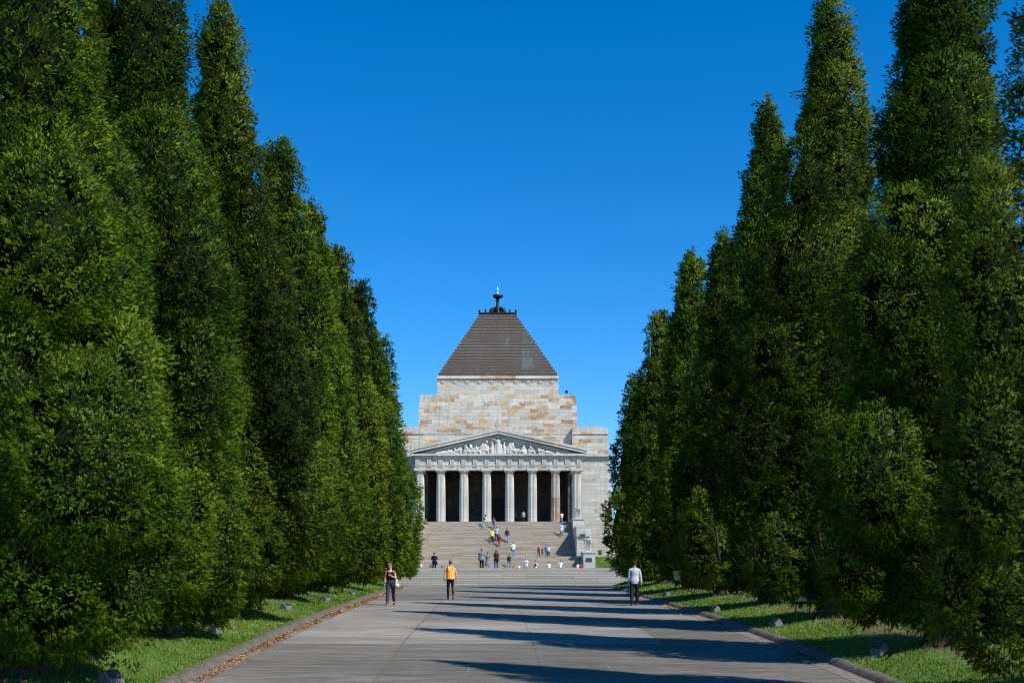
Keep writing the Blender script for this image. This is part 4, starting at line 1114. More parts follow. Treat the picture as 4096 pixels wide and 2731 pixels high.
def person(label, x, y, z, H=1.7, rz=0.0, skin='fair', hair='black', hstyle='short', top=('tee', (.6, .6, .6)), bot=('trousers', (.03, .03, .04)), shoes=(.03, .03, .03),
           walk=0.0, kneeb=.5, lean=.04, arms=('down', 'down'), head=(0, 0), wide=1.0, near=False, group='people on the stairs and plaza', extra=None, sit=False, female=False):
    s = H / 1.75; vox = (.011 if near else .017)
    J = {}
    hip = V(0, 0, .92)
    Rl = Matrix.Rotation(-lean, 3, 'X')
    def up(p): return hip + Rl @ (V(*p))                  # upper body frame, leaning forward
    for sd in (-1, 1):
        a = walk * sd
        kn = (kneeb if a < 0 else .08) * (1 if walk else .05)
        h0 = hip + V(sd * .088 * (.95 if female else 1), 0, -.02)
        if sit:
            k0 = h0 + V(sd * .06, .40, .02); a0 = k0 + V(0, .04, -.43)
        else:
            k0 = h0 + .435 * V(sd * .04, math.sin(a), -math.cos(a)).normalized()
            a0 = k0 + .405 * V(sd * .01, math.sin(a - kn), -math.cos(a - kn))
        J['h', sd], J['k', sd], J['a', sd] = h0, k0, a0
        fdir = V(sd * .12, 1, 0).normalized(); pitch = -(a - kn) * .6 if a < 0 else -.0
        J['t', sd] = a0 + fdir * .17 + V(0, 0, -.055 + (-.09 if pitch > .25 else 0))
        sh0 = up((sd * .172 * wide * (.92 if female else 1), 0, .442))
        mode = arms[0 if sd < 0 else 1]
        D = {'down': ((sd * .14, -.06, -1), (sd * .04, .16, -1)), 'swing_f': ((sd * .16, .32, -1), (sd * .05, .65, -1)), 'swing_b': ((sd * .20, -.38, -1), (sd * .12, -.12, -1)),
             'phone': ((sd * .30, .25, -1), (-sd * .35, .75, .35)), 'chest': ((sd * .35, .12, -1), (-sd * .8, .62, .38)), 'hip': ((sd * .8, -.15, -1), (-sd * .6, .1, -.8)), 'out': ((sd * .5, 0, -1), (sd * .35, .15, -1)),
             'strap': ((sd * .35, .25, -1), (-sd * .2, .5, .9)), 'pocket': ((sd * .42, -.15, -1), (-sd * .12, .35, -1)), 'loose': ((sd * .24, -.02, -1), (sd * .06, .10, -1))}[mode]
        el = sh0 + .285 * V(*D[0]).normalized(); wr = el + .25 * V(*D[1]).normalized()
        J['s', sd], J['e', sd], J['w', sd], J['d', sd] = sh0, el, wr, V(*D[1]).normalized()
    low = min(min(J['a', q].z - .07 for q in (-1, 1)), min(J['t', q].z - .02 for q in (-1, 1)))
    drop = V(0, 0, -low)
    for k in J:
        if k[0] != 'd': J[k] = J[k] + drop
    hip = hip + drop
    nk = up((0, .0, .545)); hb = up((0, .015, .61))
    hp = Matrix.Rotation(-head[1], 3, 'X') @ Matrix.Rotation(head[0], 3, 'Z')
    Rh = Matrix.Rotation(head[0], 3, 'Z') @ Matrix.Rotation(-head[1], 3, 'X')
    hc = hb + Rh @ V(0, .015, .115)
    def hd(p): return hc + Rh @ V(*p)
    fm = .93 if female else 1.0
    TOR = [(-.10, .115, .10), (-.04, .155, .115), (.03, .163, .12), (.12, (.136 if female else .152), .107), (.19, (.122 if female else .148), .10), (.28, (.134 if female else .154), .110), (.37, .160 * fm, .118), (.43, .170 * fm * wide, .108), (.475, .140 * fm * wide, .088), (.525, .075, .068)]
    def torso(mb, z0, z1, off, n=18, flare=0):
        pts = []; rad = []
        for zz in np.arange(z0, z1 + .001, .035):
            pts.append(up((0, 0, zz))); rx = float(np.interp(zz, [t[0] for t in TOR], [t[1] for t in TOR])) + off; ry = float(np.interp(zz, [t[0] for t in TOR], [t[2] for t in TOR])) + off
            f = flare * max(0, (.2 - zz)) ; rad.append((rx + f, ry + f))
        mb.loft(pts, rad, n, ref=(0, 1, 0))
    def arm(mb, sd, frac, off, cuff=0):
        A, B, C = J['s', sd], J['e', sd], J['w', sd]
        path = [A + (up((0, 0, .455)) - A) * .35, A, lerp(A, B, .5), B, lerp(B, C, .4), C]; rr = [.055, .056, .046, .037, .038, .027]; tl = [-.3, 0, .5, 1.0, 1.4, 2.0]
        pts = [p for p, t in zip(path, tl) if t <= frac]; rd = [r + off for r, t in zip(rr, tl) if t <= frac]
        if tl[len(pts) - 1] < frac and len(pts) < len(path):
            i = len(pts); t = (frac - tl[i - 1]) / (tl[i] - tl[i - 1]); pts.append(lerp(path[i - 1], path[i], t)); rd.append(rr[i - 1] + (rr[i] - rr[i - 1]) * t + off + cuff)
        mb.loft(pts, rd, 10, ref=(0, 1, 0))
    def leg(mb, sd, frac, off, flare=0):
        A, B, C = J['h', sd], J['k', sd], J['a', sd]
        path = [A + V(0, 0, .05), A, lerp(A, B, .35), lerp(A, B, .7), B, lerp(B, C, .35), lerp(B, C, .75), C]; rr = [.085, .092, .084, .066, .055, .055, .041, .036]; tl = [-.1, 0, .35, .7, 1, 1.35, 1.75, 2]
        pts = [p for p, t in zip(path, tl) if t <= frac]; rd = [r + off + flare * max(0, t - .6) for r, t in zip(rr, tl) if t <= frac]
        mb.loft(pts, rd, 12, ref=(0, 1, 0))
    # ---- body
    b = MB(); torso(b, -.09, .525, 0); b.loft([up((0, 0, .48)), nk, hb + V(0, 0, .04)], [.075, .056, .054], 12)
    for sd in (-1, 1): arm(b, sd, 2.0, 0); leg(b, sd, 2.0, 0)
    b.ball(hc, (.074, .092, .112), 18, 12, Rh.to_4x4()); b.ball(hd((0, .028, -.058)), (.052, .058, .058), 14, 8, Rh.to_4x4())
    b.loft([hd((0, .085, .02)), hd((0, .112, -.018)), hd((0, .085, -.03))], [.011, .019, .012], 8)
    for sd in (-1, 1): b.ball(hd((sd * .075, -.008, -.005)), (.012, .022, .032), 8, 6, Rh.to_4x4())
    for sd in (-1, 1): b.loft([J['a', sd], J['a', sd] + V(0, .03, -.04), lerp(J['a', sd], J['t', sd], .6) + V(0, 0, -.02), J['t', sd]], [.038, .042, .040, .03], 10)
    full = mb_from(fuse(b, vox, 2))
    full.cur = 0
    for sd in (-1, 1):                                        # hands: palm, four fingers, thumb
        w, d = J['w', sd], J['d', sd]
        inn = V(-sd, 0, 0) if abs(d.x) < .6 else V(0, -1, .3); inn = (inn - d * inn.dot(d)).normalized(); fw = d.cross(inn).normalized()
        if fw.y < 0: fw = -fw
        full.loft([w - d * .03, w + d * .015, w + d * .055, w + d * .088], [(.022, .027), (.016, .034), (.016, .042), (.013, .040)], 10, ref=tuple(fw))
        curl = .9 if arms[0 if sd < 0 else 1] in ('phone', 'strap', 'chest') else .42
        for f in range(4):
            o = w + d * .082 + fw * (.030 - f * .020); L = (.072, .080, .074, .058)[f]
            d1 = (d + inn * curl * .5).normalized(); d2 = (d + inn * curl * 1.4).normalized(); d3 = (d + inn * curl * 2.6).normalized()
            full.loft([o - d * .02, o + d1 * L * .42, o + d1 * L * .42 + d2 * L * .32, o + d1 * L * .42 + d2 * L * .32 + d3 * L * .26], [.0095, .009, .008, .006], 6)
        t0 = w + d * .025 + fw * .03; td = (d * .7 + fw * .75 + inn * .3).normalized(); t2 = (d + fw * .25 + inn * .5).normalized()
        full.loft([t0 - fw * .015, t0 + td * .036, t0 + td * .036 + t2 * .03], [.014, .011, .008], 6)
    full.cur = 1
    for sd in (-1, 1): full.ball(hd((sd * .031, .082, .012)), (.014, .009, .008), 8, 6, Rh.to_4x4())
    full.cur = 2; full.ball(hd((0, .083, -.058)), (.022, .009, .008), 8, 6, Rh.to_4x4())
    T = Matrix.Translation((x, y, z)) @ Matrix.Rotation(rz, 4, 'Z') @ Matrix.Scale(s, 4)
    root = empty('person', (x, y, z), label, 'person', group)
    def put(mbx, name, mats):
        mbx.xform(T); return mbx.build(name, mats, root, True)
    put(full, 'body', [SKIN[skin], EYEM, LIPM])
    def put_fused(mbx, name, m, v=None, it=2): return put(mb_from(fuse(mbx, v or vox, it)), name, m)
    # ---- hair
    h = MB(); h.ball(hd((0, -.016, .022)), (.083, .093, .104), 16, 10, Rh.to_4x4())
    if hstyle == 'long':
        h.loft([hd((0, -.05, .05)), hd((0, -.075, -.05)), up((0, -.10, .44)), up((0, -.115, .30))], [(.075, .05), (.09, .05), (.10, .04), (.06, .025)], 12)
    if hstyle == 'bob':
        h.loft([hd((0, -.03, .05)), hd((0, -.04, -.05)), hd((0, -.045, -.13))], [(.085, .07), (.10, .075), (.09, .06)], 14)
    if hstyle == 'bun':
        h.ball(hd((0, -.105, .05)), (.05, .045, .05), 10, 8)
    if hstyle == 'pony':
        h.loft([hd((0, -.09, .04)), hd((0, -.15, .0)), hd((0, -.14, -.12))], [.03, .035, .012], 8)
    put_fused(h, 'hair', HAIR[hair], .012, 2)
    if hstyle == 'cap':
        c = MB(); c.ball(hd((0, -.01, .045)), (.09, .10, .085), 16, 10, Rh.to_4x4()); c.loft([hd((0, .06, .05)), hd((0, .17, .035))], [(.07, .01), (.05, .008)], 10, ref=(0, 0, 1)); put_fused(c, 'cap', cloth((.78, .78, .76)), .012)
    # ---- clothes
    kind, col = top[0], top[1]
    c = MB()
    if kind in ('tee', 'long', 'cardigan', 'jacket', 'dress', 'tunic'):
        loose = {'tee': .022, 'long': .020, 'cardigan': .05, 'jacket': .032, 'dress': .018, 'tunic': .04}[kind]
        hem = {'tee': -.12, 'long': -.12, 'cardigan': -.16, 'jacket': -.08, 'dress': 0.0, 'tunic': -.26}[kind]
        torso(c, hem, .505, loose, flare=(.25 if kind in ('cardigan', 'tunic') else .06))
        c.loft([up((0, 0, .47)), up((0, 0, .535))], [(.12, .09), (.07, .07)], 14)
        fr = {'tee': .72, 'long': 1.93, 'cardigan': 1.8, 'jacket': 1.92, 'dress': .6, 'tunic': 1.7}[kind]
        for sd in (-1, 1):
            arm(c, sd, fr, loose * .55 + .004, .008)
            c.loft([up((sd * .03, 0, .525)), up((sd * .10, 0, .495)), J['s', sd] + V(0, 0, .012)], [.05, .055, .058], 10)
    elif kind == 'tank':
        if female: torso(c, .015, .44, .014)
        else: c.loft([up((0, 0, q)) for q in (-.04, .05, .15, .25, .35, .42, .46)], [(.188, .142), (.184, .14), (.178, .136), (.18, .135), (.19, .135), (.18, .12), (.14, .09)], 20)
        for sd in (-1, 1):
            c.loft([up((sd * .095, -.085, .38)), up((sd * .10, -.075, .47)), up((sd * .10, -.01, .545)), up((sd * .10, .07, .47)), up((sd * .095, .10, .38))], [(.065, .03)] * 5 if not female else [(.024, .014)] * 5, 8, ref=(1, 0, 0))
        if not female: c.loft([up((0, -.055, .36)), up((0, -.05, .53))], [(.12, .05), (.085, .035)], 10)
    if kind == 'dress':
        c.loft([up((0, 0, .16)), hip + V(0, 0, .0), hip + V(0, 0, -.22), hip + V(0, 0, -.46)], [(.145, .115), (.19, .155), (.25, .22), (.31, .28)], 20)
    put_fused(c, {'tee': 'shirt', 'long': 'shirt', 'cardigan': 'cardigan', 'jacket': 'jacket', 'dress': 'dress', 'tunic': 'tunic', 'tank': 'vest'}[kind], cloth(col))
    if bot[0] in ('trousers', 'leggings', 'jeans'):
        c = MB(); off = {'trousers': .018, 'jeans': .012, 'leggings': .005}[bot[0]]
        torso(c, -.09, (.10 if female else .07), (.018 if female else .008))
        for sd in (-1, 1): leg(c, sd, 2.0, off, {'trousers': .012, 'jeans': .006, 'leggings': 0}[bot[0]])
        put_fused(c, bot[0], cloth(bot[1]))
    elif bot[0] == 'skirt':
        c = MB(); c.loft([hip + V(0, 0, .1), hip + V(0, 0, -.05), hip + V(0, -.02, -.40)], [(.15, .11), (.185, .15), (.24, .22)], 18); put_fused(c, 'skirt', cloth(bot[1]))
    for sd in (-1, 1):
        c = MB(); a, t = J['a', sd], J['t', sd]; f = (t - a); f.z = 0; f.normalize()
        if shoes is not None:
            c.loft([a - f * .055 + V(0, 0, -.01), a - f * .05 + V(0, 0, -.045), lerp(a, t, .5) + V(0, 0, -.012), t + f * .035 + V(0, 0, .0)], [(.030, .03), (.040, .034), (.045, .036), (.034, .022)], 10)
            put(c, 'shoe', cloth(shoes))
    if extra: extra(root, put, put_fused, up, hd, J, hip, T, s)
    return root, T, up, J, hip, hd, put_fused

def thing_from(mb, name, T, m, label, cat, group=None, parts=()):
    mb.xform(T); v = np.array(mb.v); c = v.mean(0); base = (float(c[0]), float(c[1]), float(v[:, 2].min()))
    o = mb.build(name, m, loc=base, smooth=True); tag(o, label, cat, group)
    for nm, pm, mm in parts:
        pm.xform(T); pm.build(nm, mm, o, True)
    return o
def backpack(pr, col, label):
    root, T, up, J, hip, hd, pf = pr
    m = MB(); m.loft([up((0, -.17, .10)), up((0, -.20, .16)), up((0, -.20, .38)), up((0, -.16, .47))], [(.11, .05), (.14, .085), (.135, .08), (.09, .05)], 14, ref=(0, 1, 0))
    mm = mb_from(fuse(m, .016, 3))
    st = []
    for sd in (-1, 1):
        q = MB(); q.loft([up((sd * .10, -.14, .46)), up((sd * .115, -.02, .555)), up((sd * .115, .10, .47)), up((sd * .125, .145, .33)), up((sd * .16, .02, .17)), up((sd * .12, -.14, .13))], [(.025, .012)] * 6, 6, ref=(1, 0, 0)); st.append(('strap', q, cloth(col)))
    return thing_from(mm, 'backpack', T, cloth(col), label, 'backpack', None, st)
def side_bag(pr, sd, col, label, z=-.12, size=1.0, cross=True, front=0.0):
    root, T, up, J, hip, hd, pf = pr
    c = up((sd * .225, -.03 + front, z))
    m = MB(); m.loft([c + V(0, 0, -.15 * size), c + V(0, 0, -.13 * size), c + V(0, 0, .08 * size), c + V(0, 0, .12 * size)], [(.055 * size, .10 * size), (.075 * size, .15 * size), (.06 * size, .13 * size), (.03 * size, .10 * size)], 12, ref=(0, 1, 0))
    mm = mb_from(fuse(m, .014, 2)); q = MB(); t = -sd if cross else sd
    q.loft([c + V(0, .08, .1 * size), up((sd * .06 if cross else sd * .20, .155, .25)), up((t * .115 if cross else sd * .165, .06, .50)), up((t * .115 if cross else sd * .165, -.02, .56)), up((t * .10 if cross else sd * .165, -.10, .47)), up((sd * .06 if cross else sd * .20, -.145, .25)), c + V(0, -.08, .1 * size)], [(.016, .009)] * 7, 6, ref=(1, 0, 0))
    return thing_from(mm, 'shoulder_bag', T, cloth(col), label, 'bag', None, [('strap', q, cloth(tuple(k * .8 for k in col)))])

# ---- the three walkers on the path
def near_at(px, py):
    Y = ground_Y(px, py); return Xp(px, Y, py), Y, gz(Y)
def _woman(root, put, pf, up, hd, J, hip, T, s):
    m = MB(); m.loft([hd((-.078, .02, .018)), hd((-.06, .088, .016)), hd((0, .104, .014)), hd((.06, .088, .016)), hd((.078, .02, .018))], [(.018, .006), (.024, .007), (.014, .007), (.024, .007), (.018, .006)], 8, ref=(0, 0, 1)); put(m, 'sunglasses', EYEM)
    m = MB(); w = lerp(J['e', -1], J['w', -1], .85); m.loft([w, w + J['d', -1] * .02], [.036, .036], 10); put(m, 'bracelet', cloth((.3, .15, .1)))
X_, Y_, Z_ = near_at(1562, 2419)
wm = person('woman in sunglasses, black vest and dark jeans walking towards the camera by the left kerb', X_, Y_, Z_, 1.69, math.pi - .12, 'fair', 'brown', 'pony', ('tank', (.012, .010, .013)), ('trousers', (.035, .04, .065)), (.05, .02, .02),
            walk=.20, kneeb=.25, arms=('chest', 'loose'), head=(-.75, -.02), near=True, female=True, wide=1.02, group='walkers on the path', extra=_woman)
root, T, up, J, hip, hd, pf = wm
c = up((-.26, -.02, -.02))
m = MB(); m.loft([c + V(0, 0, -.20), c + V(0, 0, -.17), c + V(0, 0, .05), c + V(.02, 0, .22)], [(.07, .13), (.095, .18), (.07, .12), (.03, .03)], 14, ref=(0, 1, 0)); bg_ = mb_from(fuse(m, .012, 2))
q = MB(); q.loft([c + V(.02, .03, .2), up((-.20, .06, .45)), up((-.175, .0, .565)), up((-.20, -.07, .45)), c + V(.02, -.03, .2)], [(.013, .008)] * 5, 6, ref=(1, 0, 0))
p2 = MB(); p2.loft([c + V(-.03, .05, -.19), c + V(-.03, .05, -.06)], [(.105, .16), (.10, .165)], 14, ref=(0, 1, 0))
q.xform(Matrix.Identity(4))
thing_from(bg_, 'tote_bag', T, cloth((.33, .36, .42)), 'grey tote bag with pale printed patches hanging from the woman in sunglasses', 'bag', None, [('strap', q, cloth((.02, .02, .03))), ('print', p2, cloth((.5, .47, .45)))])

def _runner(root, put, pf, up, hd, J, hip, T, s):
    m = MB(); w = lerp(J['e', -1], J['w', -1], .9); m.loft([w, w + J['d', -1] * .035], [.036, .036], 10); put(m, 'wristband', cloth((.02, .02, .02)))
    m = MB(); A, B, C = J['h', 1], J['k', 1], J['a', 1]
    m.loft([A + V(.095, -.03, -.05), lerp(A, B, .6) + V(.055, -.06, 0), B + V(.02, -.063, 0), lerp(B, C, .3) + V(.035, -.055, 0), lerp(B, C, .7) + V(-.01, -.045, 0), C + V(.0, -.04, .03)], .006, 6); put(m, 'leg_stripe', cloth((.5, .36, .06)))
X_, Y_, Z_ = near_at(1802, 2397)
person('man in an orange-yellow vest and black leggings walking away along the path', X_, Y_, Z_, 1.80, .06, 'fair', 'grey', 'short', ('tank', (.80, .40, .075)), ('leggings', (.012, .011, .012)), (.16, .06, .07),
       walk=-.10, kneeb=.55, lean=.05, arms=('loose', 'loose'), head=(.1, -.42), near=True, wide=1.12, group='walkers on the path', extra=_runner)
X_, Y_, Z_ = near_at(2538, 2421)
mn = person('dark-haired man in a pale grey long-sleeved shirt walking away by the right kerb', X_, Y_, Z_, 1.76, -.12, 'tan', 'black', 'short', ('long', (.40, .41, .47)), ('trousers', (.016, .015, .017)), (.05, .05, .05),
            walk=.12, kneeb=.3, lean=.10, arms=('down', 'loose'), head=(-.25, -.30), near=True, wide=1.08, group='walkers on the path')
root, T, up, J, hip, hd, pf = mn
c = J['w', -1] + V(-.03, .02, -.22)
m = MB(); m.loft([c + V(0, 0, -.14), c + V(0, 0, -.10), c + V(0, 0, .06), c + V(0, 0, .16)], [(.06, .08), (.08, .11), (.055, .08), (.015, .02)], 10)
thing_from(mb_from(fuse(m, .012, 1)), 'carrier_bag', T, cloth((.10, .22, .55)), 'small blue carrier bag held low by the grey-shirted man', 'bag')

# ---- people on the stairs (their feet found on the stair profile)
def stair_at(px, py):
    Y = YL0
    while Y < 149.0:
        if at(px, py, Y).z <= stair_profile(Y + .001): break
        Y += .02
    Y = min(Y + .16, 148.9)
    return Xp(px, Y, py), Y, stair_profile(Y)
A3 = lambda u, v: (1640 + u * .2232, 2020 + v * .2232)
A4 = lambda u, v: (2080 + u * .2232, 2020 + v * .2232)
def on_stairs(label, uv, hpx, fn=A3, **kw):
    px, py = fn(*uv); X, Y, Z = stair_at(px, py)
    return person(label, X, Y, Z, hpx * .2232 * Y / 4600.0 * 1.0, **kw)
JEAN = (.10, .20, .40); DK = (.02, .02, .03); WH = (.72, .72, .72)
pr = on_stairs('dark-haired woman in white tee and jeans climbing near the stair top', (1348, 400), 232, skin='fair', hair='black', hstyle='bob', top=('tee', WH), bot=('jeans', (.14, .30, .50)), shoes=(.4, .38, .36), walk=.35, rz=-.5, female=True, lean=.12, arms=('strap', 'swing_b'))
backpack(pr, (.16, .07, .07), 'reddish backpack on the white-tee climber near the stair top')
pr = on_stairs('woman with long auburn hair and jeans climbing near the stair top', (1502, 428), 205, skin='fair', hair='red', hstyle='long', top=('tank', (.20, .10, .14)), bot=('jeans', (.07, .10, .26)), walk=.2, female=True)
backpack(pr, (.13, .06, .08), 'plum backpack on the long-haired climber near the stair top')
on_stairs('person in a bright yellow top and dark trousers climbing beside the blue-shirted man', (1472, 672), 238, skin='tan', hair='black', top=('tee', (.78, .72, .04)), bot=('trousers', DK), walk=.2, arms=('down', 'loose'))
on_stairs('man in a light blue shirt and dark trousers high on the stairs', (1553, 665), 262, skin='tan', hair='black', top=('tee', (.22, .38, .66)), bot=('trousers', DK), walk=.15, wide=1.1)
on_stairs('person in a red skirt and dark top climbing behind the blue-shirted man', (1600, 742), 212, skin='brown', hair='black', top=('tee', (.06, .02, .02)), bot=('skirt', (.45, .01, .02)), shoes=(.02, .02, .02), walk=.2, female=True, wide=1.1)
on_stairs('man in a dark jacket with maroon sleeves and jeans halfway up the stairs', (1742, 688), 258, skin='tan', hair='brown', top=('jacket', (.07, .025, .03)), bot=('jeans', (.16, .28, .45)), walk=.06, wide=1.08)
pr = on_stairs('man in a loose white shirt and blue jeans standing on the stair landing', (1850, 925), 248, skin='tan', hair='black', top=('tee', WH), bot=('jeans', (.09, .18, .40)), walk=.08, wide=1.15, arms=('out', 'loose'))
side_bag(pr, -1, (.03, .03, .035), 'small black shoulder bag slung across the white-shirted man on the landing')
on_stairs('person in a dark jacket, pink hem and jeans walking up the lowest stairs', (1772, 1112), 242, skin='tan', hair='brown', hstyle='bun', top=('jacket', (.035, .02, .025)), bot=('jeans', (.06, .16, .30)), walk=.35, rz=-.3, female=True)
on_stairs('person in a pale pink shirt standing at the top right of the stairs', (748, 318), 190, A4, skin='tan', hair='black', top=('tee', (.72, .50, .55)), bot=('jeans', (.12, .2, .36)), arms=('phone', 'phone'), wide=1.1)
on_stairs('person in a light blue tunic and dark leggings climbing by the stair shadow', (742, 570), 232, A4, skin='tan', hair='black', hstyle='bun', top=('tunic', (.36, .46, .72)), bot=('leggings', DK), walk=.2, female=True)
on_stairs('person in a white cap and red vest on the landing', (335, 922), 222, A4, skin='fair', hair='light', hstyle='cap', top=('tank', (.24, .02, .04)), bot=('trousers', (.05, .045, .055)), walk=.1, female=True)
on_stairs('dark-haired person in a red top on the landing next to the white-capped one', (402, 924), 166, A4, skin='fair', hair='black', hstyle='bob', top=('tee', (.30, .02, .04)), bot=('leggings', DK), walk=.3, female=True)
pr = on_stairs('man in a blue shirt and navy jeans on the landing beside the two in red', (470, 924), 212, A4, skin='tan', hair='brown', top=('tee', (.12, .27, .60)), bot=('jeans', (.03, .05, .13)), walk=.08, wide=1.1)
backpack(pr, (.06, .14, .36), 'blue backpack worn by the blue-shirted man on the landing')
pr = on_stairs('person in a pale teal top half hidden behind the blue-shirted man on the landing', (512, 922), 190, A4, skin='tan', hair='black', top=('tee', (.50, .60, .62)), bot=('trousers', DK))
side_bag(pr, 1, (.46, .30, .16), 'tan bag at the hip of the half hidden person on the landing', z=-.05, size=.8)

# ---- people on the plaza behind the low steps (only their upper parts show)
def on_plaza(label, uv, H, fn=A3, Y=None, **kw):
    px, py = fn(*uv)
    Y = Y or min((H + PLZ - EYE) * 4653 / (2338 - py), YL0 - .6)
    X = Xp(px, Y, py); Hh = Zp(py, Y, px) - PLZ
    return person(label, X, Y, PLZ, Hh, **kw)
pr = on_plaza('man all in black looking down at his hands at the left of the plaza', (435, 845), 1.80, skin='tan', hair='black', top=('long', (.014, .013, .015)), bot=('trousers', (.015, .015, .018)), arms=('phone', 'phone'), head=(.1, -.4), wide=1.12)
side_bag(pr, 1, (.02, .02, .03), 'black shoulder bag on the right hip of the man all in black', z=-.12, size=1.1)
on_plaza('woman in a loose grey cardigan and black trousers in the middle of the plaza', (1285, 772), 1.72, skin='fair', hair='light', hstyle='bob', top=('cardigan', (.16, .165, .18)), bot=('trousers', (.012, .012, .013)), female=True, wide=1.15, arms=('loose', 'loose'))
on_plaza('dark-haired woman in a flared grey dress beside the grey cardigan', (1393, 842), 1.60, skin='fair', hair='brown', hstyle='pony', top=('dress', (.15, .155, .17)), bot=('none',), female=True, arms=('down', 'pocket'), rz=-.3)
pr = on_plaza('woman with long brown hair, black tee and jeans in the middle of the plaza', (1545, 797), 1.74, skin='fair', hair='brown', hstyle='long', top=('tee', (.018, .014, .014)), bot=('jeans', (.035, .055, .17)), female=True, walk=.1, wide=1.05)
side_bag(pr, 1, (.20, .12, .07), 'brown shoulder bag on the long-haired woman in the black tee', z=.0, cross=False)
on_plaza('man in a white shirt with dark braces and tan trousers facing the camera', (2080, 940), 1.76, rz=math.pi, skin='tan', hair='brown', top=('tee', (.55, .60, .66)), bot=('trousers', (.42, .25, .10)), arms=('hip', 'hip'),
         extra=lambda root, put, pf, up, hd, J, hip, T, s: [put((lambda m: (m.loft([up((q * .085, .13, .05)), up((q * .09, .155, .25)), up((q * .10, .145, .4)), up((q * .10, .06, .53)), up((q * .08, -.10, .45)), up((q * .05, -.14, .1))], [(.022, .012)] * 6, 6, ref=(1, 0, 0)), m)[1])(MB()), 'brace', cloth((.02, .025, .04))) for q in (-1, 1)])
pr = on_plaza('man in a pale pink shirt with a navy backpack on the plaza', (2250, 992), 1.66, skin='tan', hair='black', top=('tee', (.66, .55, .58)), bot=('trousers', DK), wide=1.1)
backpack(pr, (.025, .025, .07), 'navy backpack on the man in the pale pink shirt')
pr = on_plaza('dark-haired person in a cream white shirt on the plaza, right of the navy backpack', (520, 1010), 1.62, A4, skin='tan', hair='black', top=('tee', (.74, .72, .66)), bot=('trousers', DK))
on_plaza('dark-haired man in a very pale blue shirt on the right of the plaza', (725, 985), 1.68, A4, skin='tan', hair='black', top=('tee', (.55, .66, .76)), bot=('trousers', DK), wide=1.15, arms=('loose', 'loose'))
pr = on_plaza('person with a red backpack at the far right of the plaza', (1086, 1022), 1.58, A4, Y=133.5, skin='fair', hair='brown', hstyle='bob', top=('tee', (.35, .03, .03)), bot=('trousers', DK), female=True)
backpack(pr, (.52, .015, .025), 'bright red backpack at the right foot of the stairs')
on_plaza('person in white beside the red backpack at the right foot of the stairs', (1038, 1032), 1.55, A4, Y=133.5, skin='fair', hair='light', hstyle='bob', top=('tee', WH), bot=('trousers', DK), female=True)
on_plaza('girl with long dark hair in a white top at the far left of the plaza', (195, 1005), 1.6, skin='tan', hair='brown', hstyle='long', top=('tank', (.62, .66, .76)), bot=('jeans', JEAN), female=True, rz=math.pi)
on_plaza('child with curly dark hair beside the man all in black', (375, 1040), 1.40, skin='fair', hair='brown', hstyle='bob', top=('tee', (.10, .10, .16)), bot=('trousers', DK), Y=126)
on_plaza('small dark-haired child alone left of the path axis behind the low steps', (578, 1070), 1.28, skin='fair', hair='brown', hstyle='bob', top=('tee', (.08, .07, .06)), bot=('trousers', DK), Y=126)
on_plaza('small brown-haired child on the left of a pair of low heads behind the low steps', (1852, 1080), 1.2, skin='fair', hair='light', hstyle='bob', top=('tee', (.25, .10, .08)), bot=('trousers', DK), Y=126)
on_plaza('small brown-haired child on the right of a pair of low heads behind the low steps', (1880, 1066), 1.25, skin='fair', hair='brown', hstyle='bob', top=('tee', (.40, .22, .18)), bot=('trousers', DK), Y=128)
on_plaza('child in a white top, only head and shoulders showing, beside the two low heads', (1955, 1060), 1.3, skin='fair', hair='brown', top=('tee', WH), bot=('trousers', DK), Y=127, rz=math.pi)

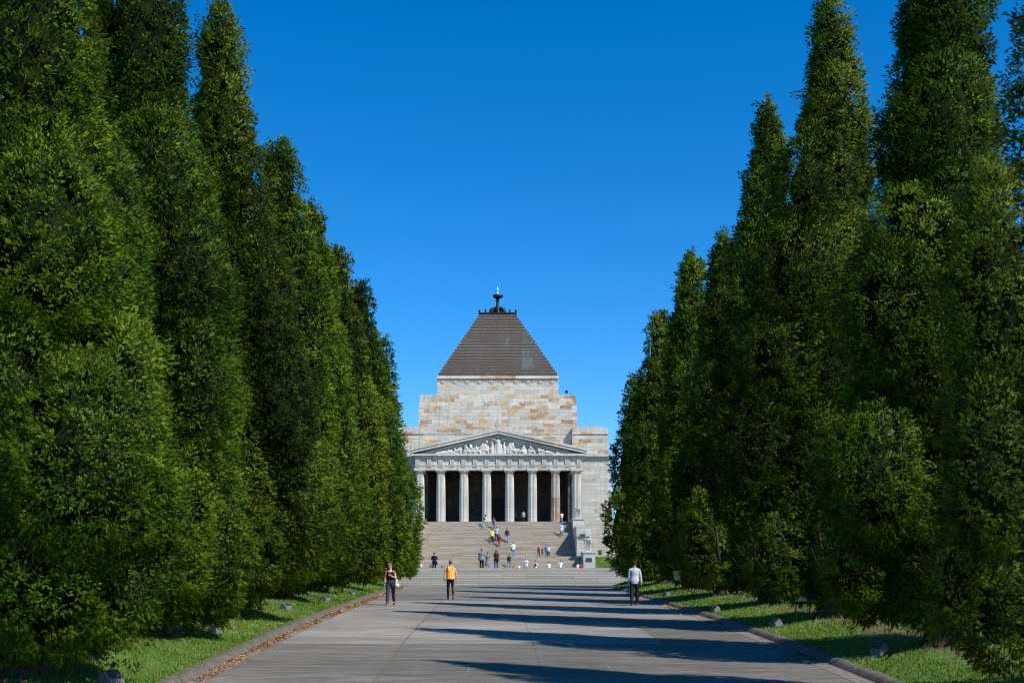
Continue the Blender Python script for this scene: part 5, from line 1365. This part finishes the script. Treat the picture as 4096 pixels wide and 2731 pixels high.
# ---- two visitors in the shade behind the columns
for (u, v, c, lab) in ((1880, 88, (.05, .12, .36), 'dim figure in blue standing in the shade beside the fifth column'), (2032, 92, (.30, .30, .32), 'dim figure in grey standing in the dark portico between the fifth and sixth columns')):
    px, py = A3(u, v); Y = 152.6; X = Xp(px, Y, py)
    person(lab, X, Y, zf, max(1.5, min(1.8, Zp(py, Y, px) - zf)), skin='tan', hair='black', top=('tee', c), bot=('trousers', DK), group='people in the portico')
# ================================================================ camera, sun, sky
cam = bpy.data.cameras.new('camera'); co_ = bpy.data.objects.new('camera', cam); COL.objects.link(co_)
cam.sensor_width = 36; cam.lens = F / 4096 * 36; cam.clip_end = 5000; cam.clip_start = .5
cam.shift_x = (2048 - PX0) / 4096; cam.shift_y = (PY0 - 1365.5) / 4096
co_.location = CAM; co_.rotation_euler = (math.pi / 2, 0, 0)
SC.camera = co_
SUN_EL, SUN_AZ = R(46.5), R(129)          # azimuth of the sun measured from +Y towards +X
sd = Vector((math.sin(SUN_AZ) * math.cos(SUN_EL), math.cos(SUN_AZ) * math.cos(SUN_EL), math.sin(SUN_EL)))
sun = bpy.data.lights.new('sun', 'SUN'); so = bpy.data.objects.new('sun', sun); COL.objects.link(so)
sun.energy = 5.0; sun.angle = R(.53); sun.color = (1.0, .955, .88)
so.rotation_euler = sd.to_track_quat('Z', 'Y').to_euler()
w = bpy.data.worlds.new('World'); SC.world = w; w.use_nodes = True
nt = w.node_tree; bg = nt.nodes['Background']
sky = nt.nodes.new('ShaderNodeTexSky'); sky.sky_type = 'NISHITA'; sky.sun_disc = False
sky.sun_elevation = SUN_EL; sky.sun_rotation = SUN_AZ; sky.altitude = 2500; sky.air_density = 1.0; sky.dust_density = 0.0; sky.ozone_density = 4.0
hs = nt.nodes.new('ShaderNodeHueSaturation'); hs.inputs['Saturation'].default_value = 1.36
nt.links.new(sky.outputs[0], hs.inputs['Color']); nt.links.new(hs.outputs[0], bg.inputs['Color'])
bg.inputs['Strength'].default_value = .15
SC.view_settings.view_transform = 'Standard'; SC.view_settings.look = 'None'; SC.view_settings.exposure = .4; SC.view_settings.gamma = 1
SC.render.engine = 'CYCLES'; SC.cycles.max_bounces = 6; SC.cycles.diffuse_bounces = 3; SC.cycles.transmission_bounces = 3; SC.cycles.use_denoising = True
SC.cycles.filter_width = 1.15
